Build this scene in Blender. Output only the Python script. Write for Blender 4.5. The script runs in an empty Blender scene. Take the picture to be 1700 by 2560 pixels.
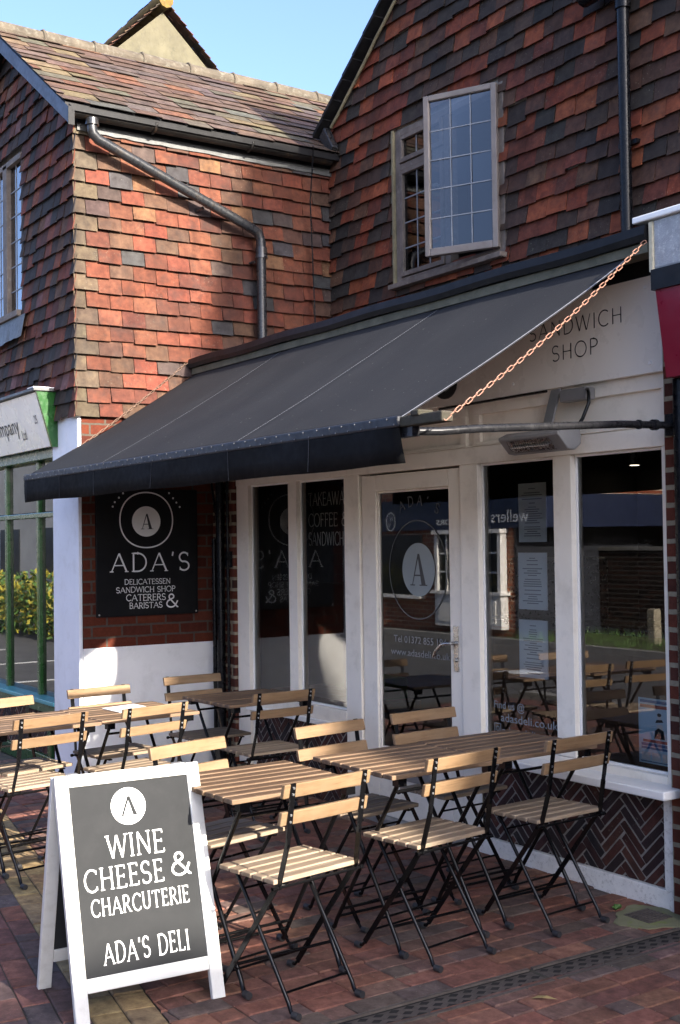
import bpy, bmesh, math, random
import numpy as np
from mathutils import Vector, Matrix
R = math.radians
S = bpy.context.scene
COL = S.collection
rnd = random.Random(7)

# ------------------------------------------------------------------ camera
cd = bpy.data.cameras.new('camera'); cam = bpy.data.objects.new('camera', cd); COL.objects.link(cam)
cd.sensor_fit = 'VERTICAL'; cd.sensor_height = 36.0; cd.lens = 36.0 * 3065.6 / 2560.0
cd.clip_start = 0.05; cd.clip_end = 500
def cam_axes(yaw, pitch, roll):
    f = Vector((-math.sin(yaw)*math.cos(pitch), math.cos(yaw)*math.cos(pitch), math.sin(pitch)))
    r = Vector((math.cos(yaw), math.sin(yaw), 0)); u = r.cross(f)
    c, s = math.cos(roll), math.sin(roll)
    return c*r + s*u, -s*r + c*u, f
_r, _u, _f = cam_axes(0.985348, 0.024971, -0.0137417)
mw = Matrix.Identity(4)
for i in range(3):
    mw[i][0] = _r[i]; mw[i][1] = _u[i]; mw[i][2] = -_f[i]
mw[2][3] = 1.58
cam.matrix_world = mw
S.camera = cam
# ------------------------------------------------------------------ light
SUN = Vector((1.0, 0.12, 0.42)).normalized()
EL = math.asin(SUN.z); AZ = math.atan2(SUN.x, SUN.y)
W = bpy.data.worlds.new('World'); S.world = W; W.use_nodes = True
nt = W.node_tree; nt.nodes.clear()
sky = nt.nodes.new('ShaderNodeTexSky'); sky.sky_type = 'NISHITA'; sky.sun_disc = False
sky.sun_elevation = EL; sky.sun_rotation = AZ; sky.air_density = 0.40; sky.dust_density = 3.0; sky.ozone_density = 2.4
bg = nt.nodes.new('ShaderNodeBackground'); bg.inputs['Strength'].default_value = 0.15
wo = nt.nodes.new('ShaderNodeOutputWorld')
nt.links.new(sky.outputs[0], bg.inputs[0]); nt.links.new(bg.outputs[0], wo.inputs[0])
sd = bpy.data.lights.new('sun', 'SUN'); sd.energy = 3.6; sd.angle = R(0.53); sd.color = (1.0, 0.92, 0.80)
so = bpy.data.objects.new('sun', sd); COL.objects.link(so); so.location = (8, 1, 9)
so.rotation_euler = (-SUN).to_track_quat('-Z', 'Y').to_euler()
S.view_settings.view_transform = 'Standard'; S.view_settings.look = 'None'
S.view_settings.exposure = 2.36; S.view_settings.gamma = 1.0

# ------------------------------------------------------------------ materials
def newmat(name):
    m = bpy.data.materials.new(name); m.use_nodes = True
    n = m.node_tree.nodes; n.clear()
    o = n.new('ShaderNodeOutputMaterial'); p = n.new('ShaderNodeBsdfPrincipled')
    m.node_tree.links.new(p.outputs[0], o.inputs[0])
    return m, m.node_tree, p
def N(t, typ, **kw):
    x = t.nodes.new(typ)
    for k, v in kw.items():
        if k in x.inputs: x.inputs[k].default_value = v
        else: setattr(x, k, v)
    return x
def L(t, a, b): t.links.new(a, b)
def ramp(t, fac, stops, interp='LINEAR'):
    r = t.nodes.new('ShaderNodeValToRGB'); r.color_ramp.interpolation = interp
    e = r.color_ramp.elements
    while len(e) > 1: e.remove(e[-1])
    e[0].position = stops[0][0]; e[0].color = (*stops[0][1], 1)
    for p, c in stops[1:]:
        q = e.new(p); q.color = (*c, 1)
    L(t, fac, r.inputs[0]); return r.outputs[0]
def mixc(t, fac, a, b, mode='MIX'):
    m = t.nodes.new('ShaderNodeMix'); m.data_type = 'RGBA'; m.blend_type = mode; m.clamp_factor = True
    if isinstance(fac, (int, float)): m.inputs[0].default_value = fac
    else: L(t, fac, m.inputs[0])
    for v, i in ((a, 6), (b, 7)):
        if isinstance(v, tuple): m.inputs[i].default_value = (*v[:3], 1)
        else: L(t, v, m.inputs[i])
    return m.outputs[2]
def mapr(t, v, a, b, c, d):
    m = t.nodes.new('ShaderNodeMapRange'); m.inputs[1].default_value = a; m.inputs[2].default_value = b
    m.inputs[3].default_value = c; m.inputs[4].default_value = d
    L(t, v, m.inputs[0]); return m.outputs[0]
def coords(t, scale=(1, 1, 1), rnd_off=False):
    tc = t.nodes.new('ShaderNodeTexCoord'); out = tc.outputs['Object']
    if rnd_off:
        oi = t.nodes.new('ShaderNodeObjectInfo'); a = N(t, 'ShaderNodeVectorMath', operation='SCALE')
        cx = t.nodes.new('ShaderNodeCombineXYZ')
        for i in range(3): L(t, oi.outputs['Random'], cx.inputs[i])
        L(t, cx.outputs[0], a.inputs[0]); a.inputs['Scale'].default_value = 23.0
        b = N(t, 'ShaderNodeVectorMath', operation='ADD'); L(t, out, b.inputs[0]); L(t, a.outputs[0], b.inputs[1]); out = b.outputs[0]
    mp = t.nodes.new('ShaderNodeMapping'); mp.inputs['Scale'].default_value = scale
    L(t, out, mp.inputs[0]); return mp.outputs[0]
def noise(t, vec, scale, detail=4, rough=0.55):
    n = N(t, 'ShaderNodeTexNoise'); n.inputs['Scale'].default_value = scale; n.inputs['Detail'].default_value = detail
    n.inputs['Roughness'].default_value = rough; L(t, vec, n.inputs['Vector']); return n.outputs['Fac']
def bump(t, p, h, strength=0.3, dist=0.01):
    b = t.nodes.new('ShaderNodeBump'); b.inputs['Strength'].default_value = strength; b.inputs['Distance'].default_value = dist
    L(t, h, b.inputs['Height']); L(t, b.outputs[0], p.inputs['Normal'])
def plain(name, col, rough=0.5, metal=0.0, var=0.15, scale=6.0, bmp=0.0, bscale=60, dirt=None, dirt_amt=0.5, spec=0.5, rnd_off=False):
    m, t, p = newmat(name); v = coords(t, rnd_off=rnd_off)
    n = noise(t, v, scale, 5)
    lo = tuple(c*(1-var) for c in col); hi = tuple(min(1, c*(1+var)) for c in col)
    c = ramp(t, n, [(0.3, lo), (0.7, hi)])
    if dirt:
        d = noise(t, v, scale*2.7, 8, 0.7); f = mapr(t, d, 0.52, 0.72, 0, dirt_amt); c = mixc(t, f, c, dirt)
    L(t, c, p.inputs['Base Color'])
    n2 = noise(t, v, scale*5, 3); rr = mapr(t, n2, 0.3, 0.7, max(0.03, rough-0.08), min(1, rough+0.08)); L(t, rr, p.inputs['Roughness'])
    p.inputs['Metallic'].default_value = metal; p.inputs['Specular IOR Level'].default_value = spec
    if bmp: bump(t, p, noise(t, v, bscale, 4), bmp, 0.004)
    return m
def tile_mat(name, lichen=0.5, rough=0.85):
    m, t, p = newmat(name); v = coords(t)
    a = t.nodes.new('ShaderNodeAttribute'); a.attribute_name = 'Col'
    c = a.outputs['Color']
    n = noise(t, v, 20, 7, 0.7); c = mixc(t, mapr(t, n, 0.36, 0.64, 0.0, 0.85), c, mixc(t, 1.0, c, (0.45, 0.40, 0.40), 'MULTIPLY'))
    nb = noise(t, v, 11, 4, 0.6); c = mixc(t, mapr(t, nb, 0.55, 0.72, 0.0, 0.55), c, mixc(t, 1.0, c, (1.45, 1.5, 1.35), 'MULTIPLY'))
    vs = coords(t, (9, 9, 1.1)); ns = noise(t, vs, 1.0, 5, 0.65); c = mixc(t, mapr(t, ns, 0.48, 0.68, 0.0, 0.5), c, mixc(t, 1.0, c, (0.42, 0.40, 0.38), 'MULTIPLY'))
    n1 = noise(t, v, 7, 5, 0.7); c = mixc(t, mapr(t, n1, 0.5, 0.72, 0.0, 0.5), c, (0.030, 0.025, 0.022))
    n2 = noise(t, v, 95, 2, 0.5); n3 = noise(t, v, 4.0, 3)
    f = N(t, 'ShaderNodeMath', operation='MULTIPLY'); L(t, mapr(t, n2, 0.66, 0.72, 0, 1), f.inputs[0]); L(t, mapr(t, n3, 0.5, 0.62, 0, lichen), f.inputs[1])
    c = mixc(t, f.outputs[0], c, (0.26, 0.25, 0.18))
    nl = noise(t, v, 1.1, 4, 0.6); c = mixc(t, mapr(t, nl, 0.35, 0.68, 0.0, 0.6), c, mixc(t, 1.0, c, (0.55, 0.55, 0.56), 'MULTIPLY'))
    c = mixc(t, mapr(t, noise(t, v, 2.3, 3), 0.5, 0.7, 0, 0.4), c, mixc(t, 1.0, c, (1.3, 1.32, 1.28), 'MULTIPLY'))
    L(t, c, p.inputs['Base Color']); p.inputs['Roughness'].default_value = rough; p.inputs['Specular IOR Level'].default_value = 0.3
    bump(t, p, noise(t, v, 120, 5, 0.7), 0.35, 0.003)
    return m
def brick_mat(name, ua, va, bw, bh, mortar, stops, mcol, msize=0.10, offset=0.5, bstr=0.5):
    m, t, p = newmat(name)
    tc = t.nodes.new('ShaderNodeTexCoord'); sx = t.nodes.new('ShaderNodeSeparateXYZ'); L(t, tc.outputs['Object'], sx.inputs[0])
    cx = t.nodes.new('ShaderNodeCombineXYZ'); L(t, sx.outputs[ua], cx.inputs[0]); L(t, sx.outputs[va], cx.inputs[1])
    nw = noise(t, tc.outputs['Object'], 9, 3); wv = N(t, 'ShaderNodeVectorMath', operation='SCALE')
    cw = t.nodes.new('ShaderNodeCombineXYZ'); L(t, nw, cw.inputs[0]); L(t, nw, cw.inputs[1]); L(t, cw.outputs[0], wv.inputs[0]); wv.inputs['Scale'].default_value = 0.012
    av = N(t, 'ShaderNodeVectorMath', operation='ADD'); L(t, cx.outputs[0], av.inputs[0]); L(t, wv.outputs[0], av.inputs[1])
    b = t.nodes.new('ShaderNodeTexBrick'); b.offset = offset; L(t, av.outputs[0], b.inputs['Vector'])
    b.inputs['Color1'].default_value = (0, 0, 0, 1); b.inputs['Color2'].default_value = (1, 1, 1, 1); b.inputs['Mortar'].default_value = (0, 0, 0, 1)
    b.inputs['Scale'].default_value = 1; b.inputs['Mortar Size'].default_value = mortar; b.inputs['Mortar Smooth'].default_value = msize
    b.inputs['Brick Width'].default_value = bw; b.inputs['Row Height'].default_value = bh
    c = ramp(t, b.outputs['Color'], stops)
    n = noise(t, tc.outputs['Object'], 30, 6, 0.7); c = mixc(t, mapr(t, n, 0.4, 0.7, 0, 0.5), c, mixc(t, 1.0, c, (0.45, 0.42, 0.42), 'MULTIPLY'))
    mc = mixc(t, mapr(t, noise(t, tc.outputs['Object'], 45, 3), 0.3, 0.7, 0, 0.6), mcol, tuple(x*0.6 for x in mcol))
    c = mixc(t, b.outputs['Fac'], c, mc)
    L(t, c, p.inputs['Base Color']); p.inputs['Roughness'].default_value = 0.9; p.inputs['Specular IOR Level'].default_value = 0.2
    h = N(t, 'ShaderNodeMath', operation='SUBTRACT'); h.inputs[0].default_value = 1; L(t, b.outputs['Fac'], h.inputs[1])
    h2 = N(t, 'ShaderNodeMath', operation='ADD'); L(t, h.outputs[0], h2.inputs[0])
    sc = N(t, 'ShaderNodeMath', operation='MULTIPLY'); L(t, noise(t, tc.outputs['Object'], 70, 4), sc.inputs[0]); sc.inputs[1].default_value = 0.5; L(t, sc.outputs[0], h2.inputs[1])
    bump(t, p, h2.outputs[0], bstr, 0.006)
    return m
def wood_mat(name, lo, hi, grey, grey_amt, rough=0.6, wear=None):
    m, t, p = newmat(name); v = coords(t, (22, 1.6, 22), True)
    n = noise(t, v, 2.2, 6, 0.65); c = ramp(t, n, [(0.28, lo), (0.5, tuple((a+b)/2 for a, b in zip(lo, hi))), (0.75, hi)])
    v2 = coords(t, (60, 2.0, 60), True); g = noise(t, v2, 3.0, 5, 0.7)
    c = mixc(t, mapr(t, g, 0.56, 0.66, 0, 0.55), c, tuple(x*0.45 for x in lo))
    v3 = coords(t, (3, 3, 3), True); w = noise(t, v3, 3.0, 6, 0.65); c = mixc(t, mapr(t, w, 0.35, 0.65, 0, grey_amt), c, grey)
    rn = t.nodes.new('ShaderNodeObjectInfo'); c = mixc(t, mapr(t, rn.outputs['Random'], 0, 1, 0, 0.6), c, mixc(t, 1.0, c, (0.60, 0.55, 0.52), 'MULTIPLY'))
    if wear: c = slat_wear(t, c, *wear)
    L(t, c, p.inputs['Base Color']); p.inputs['Roughness'].default_value = rough; p.inputs['Specular IOR Level'].default_value = 0.25
    bump(t, p, g, 0.25, 0.002)
    return m
def slat_wear(t, c, start, pitch, dark, pale, amt):
    tc = t.nodes.new('ShaderNodeTexCoord'); sx = t.nodes.new('ShaderNodeSeparateXYZ'); L(t, tc.outputs['Object'], sx.inputs[0])
    a = N(t, 'ShaderNodeMath', operation='SUBTRACT'); L(t, sx.outputs[0], a.inputs[0]); a.inputs[1].default_value = start
    b = N(t, 'ShaderNodeMath', operation='DIVIDE'); L(t, a.outputs[0], b.inputs[0]); b.inputs[1].default_value = pitch
    f = N(t, 'ShaderNodeMath', operation='FRACT'); L(t, b.outputs[0], f.inputs[0])
    nz = noise(t, coords(t, (30, 3, 30), True), 1.6, 5, 0.7)
    s = N(t, 'ShaderNodeMath', operation='MULTIPLY_ADD'); L(t, nz, s.inputs[0]); s.inputs[1].default_value = 1.1; s.inputs[2].default_value = -.55
    g = N(t, 'ShaderNodeMath', operation='ADD'); L(t, f.outputs[0], g.inputs[0]); L(t, s.outputs[0], g.inputs[1])
    k = ramp(t, g.outputs[0], [(0.0, (1, 1, 1)), (0.2, (.1, .1, .1)), (0.55, (0, 0, 0)), (0.8, (1, 1, 1))])
    return mixc(t, amt, c, mixc(t, k, mixc(t, .6, c, dark), mixc(t, .5, c, pale)))
def glass_mat(name, ior=1.9, tint=(0.93, 0.96, 0.94)):
    m = bpy.data.materials.new(name); m.use_nodes = True; t = m.node_tree; t.nodes.clear()
    o = N(t, 'ShaderNodeOutputMaterial'); mx = N(t, 'ShaderNodeMixShader'); tr = N(t, 'ShaderNodeBsdfTransparent'); gl = N(t, 'ShaderNodeBsdfGlossy')
    tr.inputs[0].default_value = (*tint, 1); gl.inputs['Roughness'].default_value = 0.0
    fr = N(t, 'ShaderNodeFresnel'); fr.inputs[0].default_value = ior
    tc = N(t, 'ShaderNodeTexCoord'); b = N(t, 'ShaderNodeBump'); b.inputs['Strength'].default_value = 0.006; b.inputs['Distance'].default_value = 0.05
    n = noise(t, tc.outputs['Object'], 1.6, 1); L(t, n, b.inputs['Height']); L(t, b.outputs[0], gl.inputs['Normal'])
    L(t, fr.outputs[0], mx.inputs[0]); L(t, tr.outputs[0], mx.inputs[1]); L(t, gl.outputs[0], mx.inputs[2]); L(t, mx.outputs[0], o.inputs[0])
    return m

M = {}
M['cream'] = plain('cream_paint', (0.82, 0.755, 0.645), 0.45, var=0.05, scale=2.5, dirt=(0.42, 0.37, 0.28), dirt_amt=0.35, bmp=0.12, bscale=25)
M['white'] = plain('white_paint', (0.82, 0.80, 0.76), 0.45, var=0.04, scale=3, dirt=(0.5, 0.48, 0.43), dirt_amt=0.10, bmp=0.1)
M['plinth'] = plain('plinth_paint', (0.78, 0.76, 0.71), 0.6, var=0.06, scale=22, dirt=(0.14, 0.12, 0.09), dirt_amt=0.55, bmp=0.2)
M['sign_white'] = plain('sign_panel', (0.80, 0.75, 0.67), 0.3, var=0.03, scale=1.5, dirt=(0.5, 0.48, 0.42), dirt_amt=0.15)
M['black_paint'] = plain('black_paint', (0.012, 0.012, 0.013), 0.4, var=0.3, scale=8, dirt=(0.03, 0.028, 0.025), dirt_amt=0.4, spec=0.1)
M['black_pipe'] = plain('black_pipe', (0.004, 0.0045, 0.006), 0.3, var=0.3, scale=10, dirt=(0.05, 0.045, 0.035), dirt_amt=0.25, spec=0.2)
M['grey_pipe'] = plain('grey_pipe', (0.018, 0.019, 0.021), 0.3, var=0.15, scale=7, dirt=(0.07, 0.045, 0.025), dirt_amt=0.45)
M['steel_black'] = plain('black_steel', (0.0035, 0.0035, 0.004), 0.2, var=0.0, scale=3, spec=0.28)
M['rubber'] = plain('black_rubber', (0.02, 0.02, 0.022), 0.6, var=0.3, scale=20)
M['stud'] = plain('dull_stud', (0.10, 0.10, 0.10), 0.5, 0.3, 0.1, 20)
M['rivet'] = plain('rivet_steel', (0.6, 0.6, 0.6), 0.3, 0.9, 0.1, 20)
M['canvas'] = plain('awning_canvas', (0.0195, 0.0195, 0.021), 0.85, var=0.10, scale=3, bmp=0.2, bscale=300, dirt=(0.033, 0.033, 0.035), dirt_amt=0.3, spec=0.15)
def canvas_mat():
    m, t, p = newmat('awning_canvas'); v = coords(t)
    c = ramp(t, noise(t, v, 1.6, 5), [(0.3, (0.0125, 0.0132, 0.0158)), (0.7, (0.018, 0.0187, 0.0215))])
    vs = coords(t, (7, .8, .8)); c = mixc(t, mapr(t, noise(t, vs, 1.5, 5, .65), .5, .72, 0, .4), c, (0.023, 0.0235, 0.025))
    c = mixc(t, mapr(t, noise(t, v, 55, 2, .5), .735, .76, 0, .7), c, (0.14, 0.135, 0.12))
    L(t, c, p.inputs['Base Color']); p.inputs['Roughness'].default_value = .85; p.inputs['Specular IOR Level'].default_value = .15
    bump(t, p, noise(t, v, 320, 2), .25, .002); return m
M['canvas'] = canvas_mat()
M['valance'] = plain('valance_canvas', (0.0034, 0.0033, 0.0036), 0.8, var=0.15, scale=5, bmp=0.12, bscale=300, spec=0.12)
M['binding'] = plain('awning_binding', (0.008, 0.009, 0.013), 0.6, var=0.2, scale=9)
M['thread'] = plain('pale_thread', (0.28, 0.28, 0.29), 0.8, var=0.2, scale=40)
M['tile'] = tile_mat('clay_tile'); M['slate'] = tile_mat('roof_slate', 0.8, 0.75)
M['paver'] = tile_mat('paver_brick', 0.6, 0.85)
M['lead'] = plain('lead_sheet', (0.075, 0.077, 0.075), 0.55, var=0.25, scale=9, dirt=(0.04, 0.04, 0.037), dirt_amt=0.75, bmp=0.2, bscale=30)
M['brick_side'] = brick_mat('red_brick_side', 1, 2, 0.215, 0.075, 0.007, [(0, (0.048, 0.013, 0.008)), (0.3, (0.085, 0.019, 0.010)), (0.6, (0.105, 0.026, 0.012)), (0.85, (0.065, 0.015, 0.009)), (1, (0.125, 0.036, 0.018))], (0.075, 0.06, 0.046), bstr=0.4)
M['brick_front'] = brick_mat('red_brick_front', 0, 2, 0.215, 0.075, 0.011, [(0, (0.045, 0.018, 0.014)), (0.4, (0.13, 0.035, 0.02)), (0.7, (0.08, 0.028, 0.02)), (1, (0.19, 0.055, 0.03))], (0.28, 0.24, 0.17))
M['brick_far'] = brick_mat('opposite_brick', 0, 2, 0.225, 0.075, 0.011, [(0, (0.20, 0.055, 0.028)), (0.5, (0.32, 0.09, 0.04)), (1, (0.38, 0.13, 0.06))], (0.42, 0.36, 0.28))
M['brick_dark'] = brick_mat('garden_wall_brick', 0, 2, 0.225, 0.075, 0.011, [(0, (0.018, 0.013, 0.012)), (0.5, (0.04, 0.02, 0.016)), (1, (0.06, 0.03, 0.022))], (0.10, 0.09, 0.08))
M['mortar'] = plain('mortar', (0.25, 0.228, 0.20), 0.9, var=0.2, scale=30, bmp=0.4, bscale=90)
M['joint'] = plain('joint_sand', (0.055, 0.048, 0.036), 0.95, var=0.4, scale=12, dirt=(0.05, 0.07, 0.02), dirt_amt=0.5, bmp=0.3)
M['asphalt'] = plain('asphalt', (0.075, 0.073, 0.072), 0.85, var=0.25, scale=2, bmp=0.5, bscale=220)
M['line'] = plain('road_line', (0.55, 0.55, 0.53), 0.7, var=0.15, scale=14)
M['kerb'] = plain('kerb_stone', (0.26, 0.25, 0.23), 0.85, var=0.2, scale=8, bmp=0.3)
M['render'] = plain('cream_render', (0.080, 0.071, 0.043), 0.95, var=0.2, scale=4, dirt=(0.045, 0.041, 0.027), dirt_amt=0.8, bmp=0.6, bscale=30)
M['fill'] = plain('cement_fillet', (0.20, 0.17, 0.10), 0.95, var=0.3, scale=9, dirt=(0.10, 0.10, 0.05), dirt_amt=0.7, bmp=0.5, bscale=60)
M['barge'] = plain('slate_grey_paint', (0.045, 0.047, 0.06), 0.5, var=0.12, scale=5)
M['win_wood'] = plain('faded_window_paint', (0.165, 0.143, 0.128), 0.6, var=0.15, scale=6, dirt=(0.12, 0.095, 0.075), dirt_amt=0.5, bmp=0.2)
M['win_dark'] = plain('bare_window_timber', (0.125, 0.10, 0.082), 0.75, var=0.3, scale=9, dirt=(0.26, 0.23, 0.19), dirt_amt=0.5, bmp=0.35)
M['came'] = plain('lead_came', (0.19, 0.20, 0.215), 0.5, var=0.1, scale=10)
M['glass'] = glass_mat('shop_glass', 1.95); M['glass_up'] = glass_mat('upper_glass', 1.8, (0.35, 0.38, 0.40)); M['glass_sky'] = glass_mat('front_upper_glass', 3.6, (0.4, 0.45, 0.48)); M['glass_green'] = glass_mat('side_shop_glass', 3.0, (0.5, 0.55, 0.52))
M['green'] = plain('green_gloss', (0.013, 0.066, 0.013), 0.25, var=0.10, scale=4)
M['green_dark'] = plain('dark_green_gloss', (0.014, 0.055, 0.016), 0.3, var=0.15, scale=4)
M['cyan'] = plain('blue_green_sill', (0.05, 0.26, 0.30), 0.35, var=0.15, scale=6, dirt=(0.10, 0.12, 0.09), dirt_amt=0.5)
M['pillar'] = plain('white_masonry', (0.70, 0.71, 0.74), 0.7, var=0.05, scale=3, dirt=(0.45, 0.43, 0.40), dirt_amt=0.3, bmp=0.2)
M['dado'] = plain('dado_paint', (0.76, 0.75, 0.73), 0.7, var=0.05, scale=3, dirt=(0.40, 0.38, 0.34), dirt_amt=0.25, bmp=0.25)
M['signblack'] = plain('sign_black', (0.006, 0.006, 0.0065), 0.5, var=0.2, scale=3, spec=0.2)
M['signpaint'] = plain('sign_lettering', (0.74, 0.73, 0.70), 0.6, var=0.05, scale=9)
M['ink'] = plain('dark_lettering', (0.02, 0.02, 0.022), 0.5, var=0.2, scale=9)
M['chalk'] = plain('chalkboard', (0.028, 0.029, 0.030), 0.8, var=0.10, scale=3, dirt=(0.042, 0.042, 0.043), dirt_amt=0.3, spec=0.06)
M['board_white'] = plain('board_frame_paint', (0.60, 0.59, 0.55), 0.5, var=0.04, scale=5, dirt=(0.30, 0.27, 0.22), dirt_amt=0.35)
M['letter_white'] = plain('board_lettering', (0.85, 0.85, 0.84), 0.5, var=0.03, scale=8)
M['wood_back'] = wood_mat('oiled_acacia', (0.155, 0.092, 0.047), (0.285, 0.182, 0.098), (0.25, 0.185, 0.118), 0.4, 0.55)
M['wood_seat'] = wood_mat('weathered_acacia', (0.13, 0.088, 0.056), (0.33, 0.245, 0.165), (0.29, 0.24, 0.185), 0.6, 0.75, (-.155, .062, (0.10, 0.066, 0.042), (0.37, 0.29, 0.205), .5))
M['wood_table'] = wood_mat('table_acacia', (0.06, 0.034, 0.021), (0.20, 0.122, 0.07), (0.15, 0.108, 0.075), 0.4, 0.55, (-.27, .0687, (0.05, 0.030, 0.019), (0.27, 0.18, 0.108), .6))
M['grey_wood'] = wood_mat('rotted_timber', (0.03, 0.026, 0.02), (0.085, 0.075, 0.06), (0.06, 0.064, 0.04), 0.6, 0.9)
M['chain'] = plain('coppery_chain', (0.22, 0.115, 0.08), 0.5, 0.3, 0.25, 60, dirt=(0.35, 0.15, 0.08), dirt_amt=0.6)
M['chain_dull'] = plain('rusty_chain', (0.16, 0.10, 0.07), 0.6, 0.4, 0.3, 60, dirt=(0.10, 0.045, 0.025), dirt_amt=0.6)
M['chrome'] = plain('brushed_steel', (0.55, 0.54, 0.52), 0.28, 1.0, 0.1, 12)
M['alu'] = plain('grey_metal', (0.24, 0.235, 0.23), 0.45, 0.3, 0.08, 12)
M['arm'] = plain('scuffed_black_arm', (0.016, 0.016, 0.018), 0.3, 0.2, 0.2, 12, dirt=(0.055, 0.055, 0.055), dirt_amt=0.5, spec=0.2)
M['paper'] = plain('menu_paper', (0.85, 0.86, 0.85), 0.6, var=0.03, scale=5)
M['vinyl'] = plain('white_vinyl', (0.24, 0.245, 0.245), 0.5, var=0.05, scale=5)
M['ringvinyl'] = plain('faint_vinyl', (0.075, 0.077, 0.08), 0.5, var=0.05, scale=5)
M['ovalvinyl'] = plain('frosted_vinyl', (0.21, 0.245, 0.25), 0.4, var=0.05, scale=5)
M['print'] = plain('grey_print', (0.25, 0.26, 0.27), 0.6, var=0.1, scale=9)
M['posterpaper'] = plain('poster_paper', (0.62, 0.76, 0.84), 0.35, var=0.05, scale=5)
M['red_print'] = plain('red_print', (0.42, 0.09, 0.08), 0.5, var=0.1); M['blue_print'] = plain('blue_print', (0.08, 0.17, 0.34), 0.5, var=0.1)
M['skin_print'] = plain('pale_print', (0.80, 0.74, 0.70), 0.5, var=0.1)
M['granite'] = plain('granite', (0.30, 0.31, 0.32), 0.7, var=0.15, scale=20, dirt=(0.62, 0.62, 0.6), dirt_amt=0.7, bmp=0.5, bscale=160)
M['red'] = plain('crimson_gloss', (0.20, 0.012, 0.028), 0.35, var=0.08, scale=4)
M['iron'] = plain('drain_iron', (0.075, 0.060, 0.050), 0.7, 0.0, 0.3, 20, dirt=(0.035, 0.028, 0.022), dirt_amt=0.7, bmp=0.4)
M['slot'] = plain('slot_shadow', (0.010, 0.009, 0.008), 0.9, var=0.2)
M['moss'] = plain('mossy_cement', (0.17, 0.165, 0.09), 0.95, var=0.2, scale=6, dirt=(0.15, 0.20, 0.02), dirt_amt=1.0, bmp=0.6, bscale=90)
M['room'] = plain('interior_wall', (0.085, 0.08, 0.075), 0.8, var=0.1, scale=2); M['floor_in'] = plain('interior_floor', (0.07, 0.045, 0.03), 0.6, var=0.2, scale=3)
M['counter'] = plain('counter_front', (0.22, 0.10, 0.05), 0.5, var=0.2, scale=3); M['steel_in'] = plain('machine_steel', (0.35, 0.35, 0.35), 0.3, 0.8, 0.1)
M['green_box'] = plain('green_crate', (0.05, 0.32, 0.06), 0.5, var=0.1); M['navy'] = plain('navy_board', (0.012, 0.018, 0.045), 0.4, var=0.2, scale=3)
ml = bpy.data.materials.new('lamp_lens'); ml.use_nodes = True; pl_ = ml.node_tree.nodes['Principled BSDF']; pl_.inputs['Emission Color'].default_value = (1, .85, .65, 1); pl_.inputs['Emission Strength'].default_value = 1.2; M['lens'] = ml
M['grass'] = plain('grass_blade', (0.07, 0.14, 0.03), 0.8, var=0.5, scale=9); M['soil'] = plain('verge_soil', (0.06, 0.055, 0.03), 0.95, var=0.3, scale=9, bmp=0.5)
M['leaf'] = plain('yellow_leaf', (0.30, 0.26, 0.03), 0.6, var=0.55, scale=7); M['leaf2'] = plain('green_leaf', (0.06, 0.12, 0.025), 0.6, var=0.5, scale=7)
M['bark'] = plain('post_timber', (0.30, 0.26, 0.19), 0.9, var=0.3, scale=6); M['pale_wall'] = plain('pale_wall', (0.40, 0.40, 0.39), 0.9, var=0.15, scale=1.5)
M['dark_wall'] = plain('dark_cladding', (0.016, 0.018, 0.026), 0.6, var=0.3, scale=1.2); M['darkglass'] = plain('dark_pane', (0.02, 0.022, 0.025), 0.08, var=0.2)
M['plastic_white'] = plain('white_van_paint', (0.68, 0.69, 0.68), 0.25, var=0.03); M['tyre'] = plain('tyre', (0.02, 0.02, 0.02), 0.8)
M['lamp_red'] = plain('red_awning', (0.50, 0.03, 0.03), 0.5, var=0.1)

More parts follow.
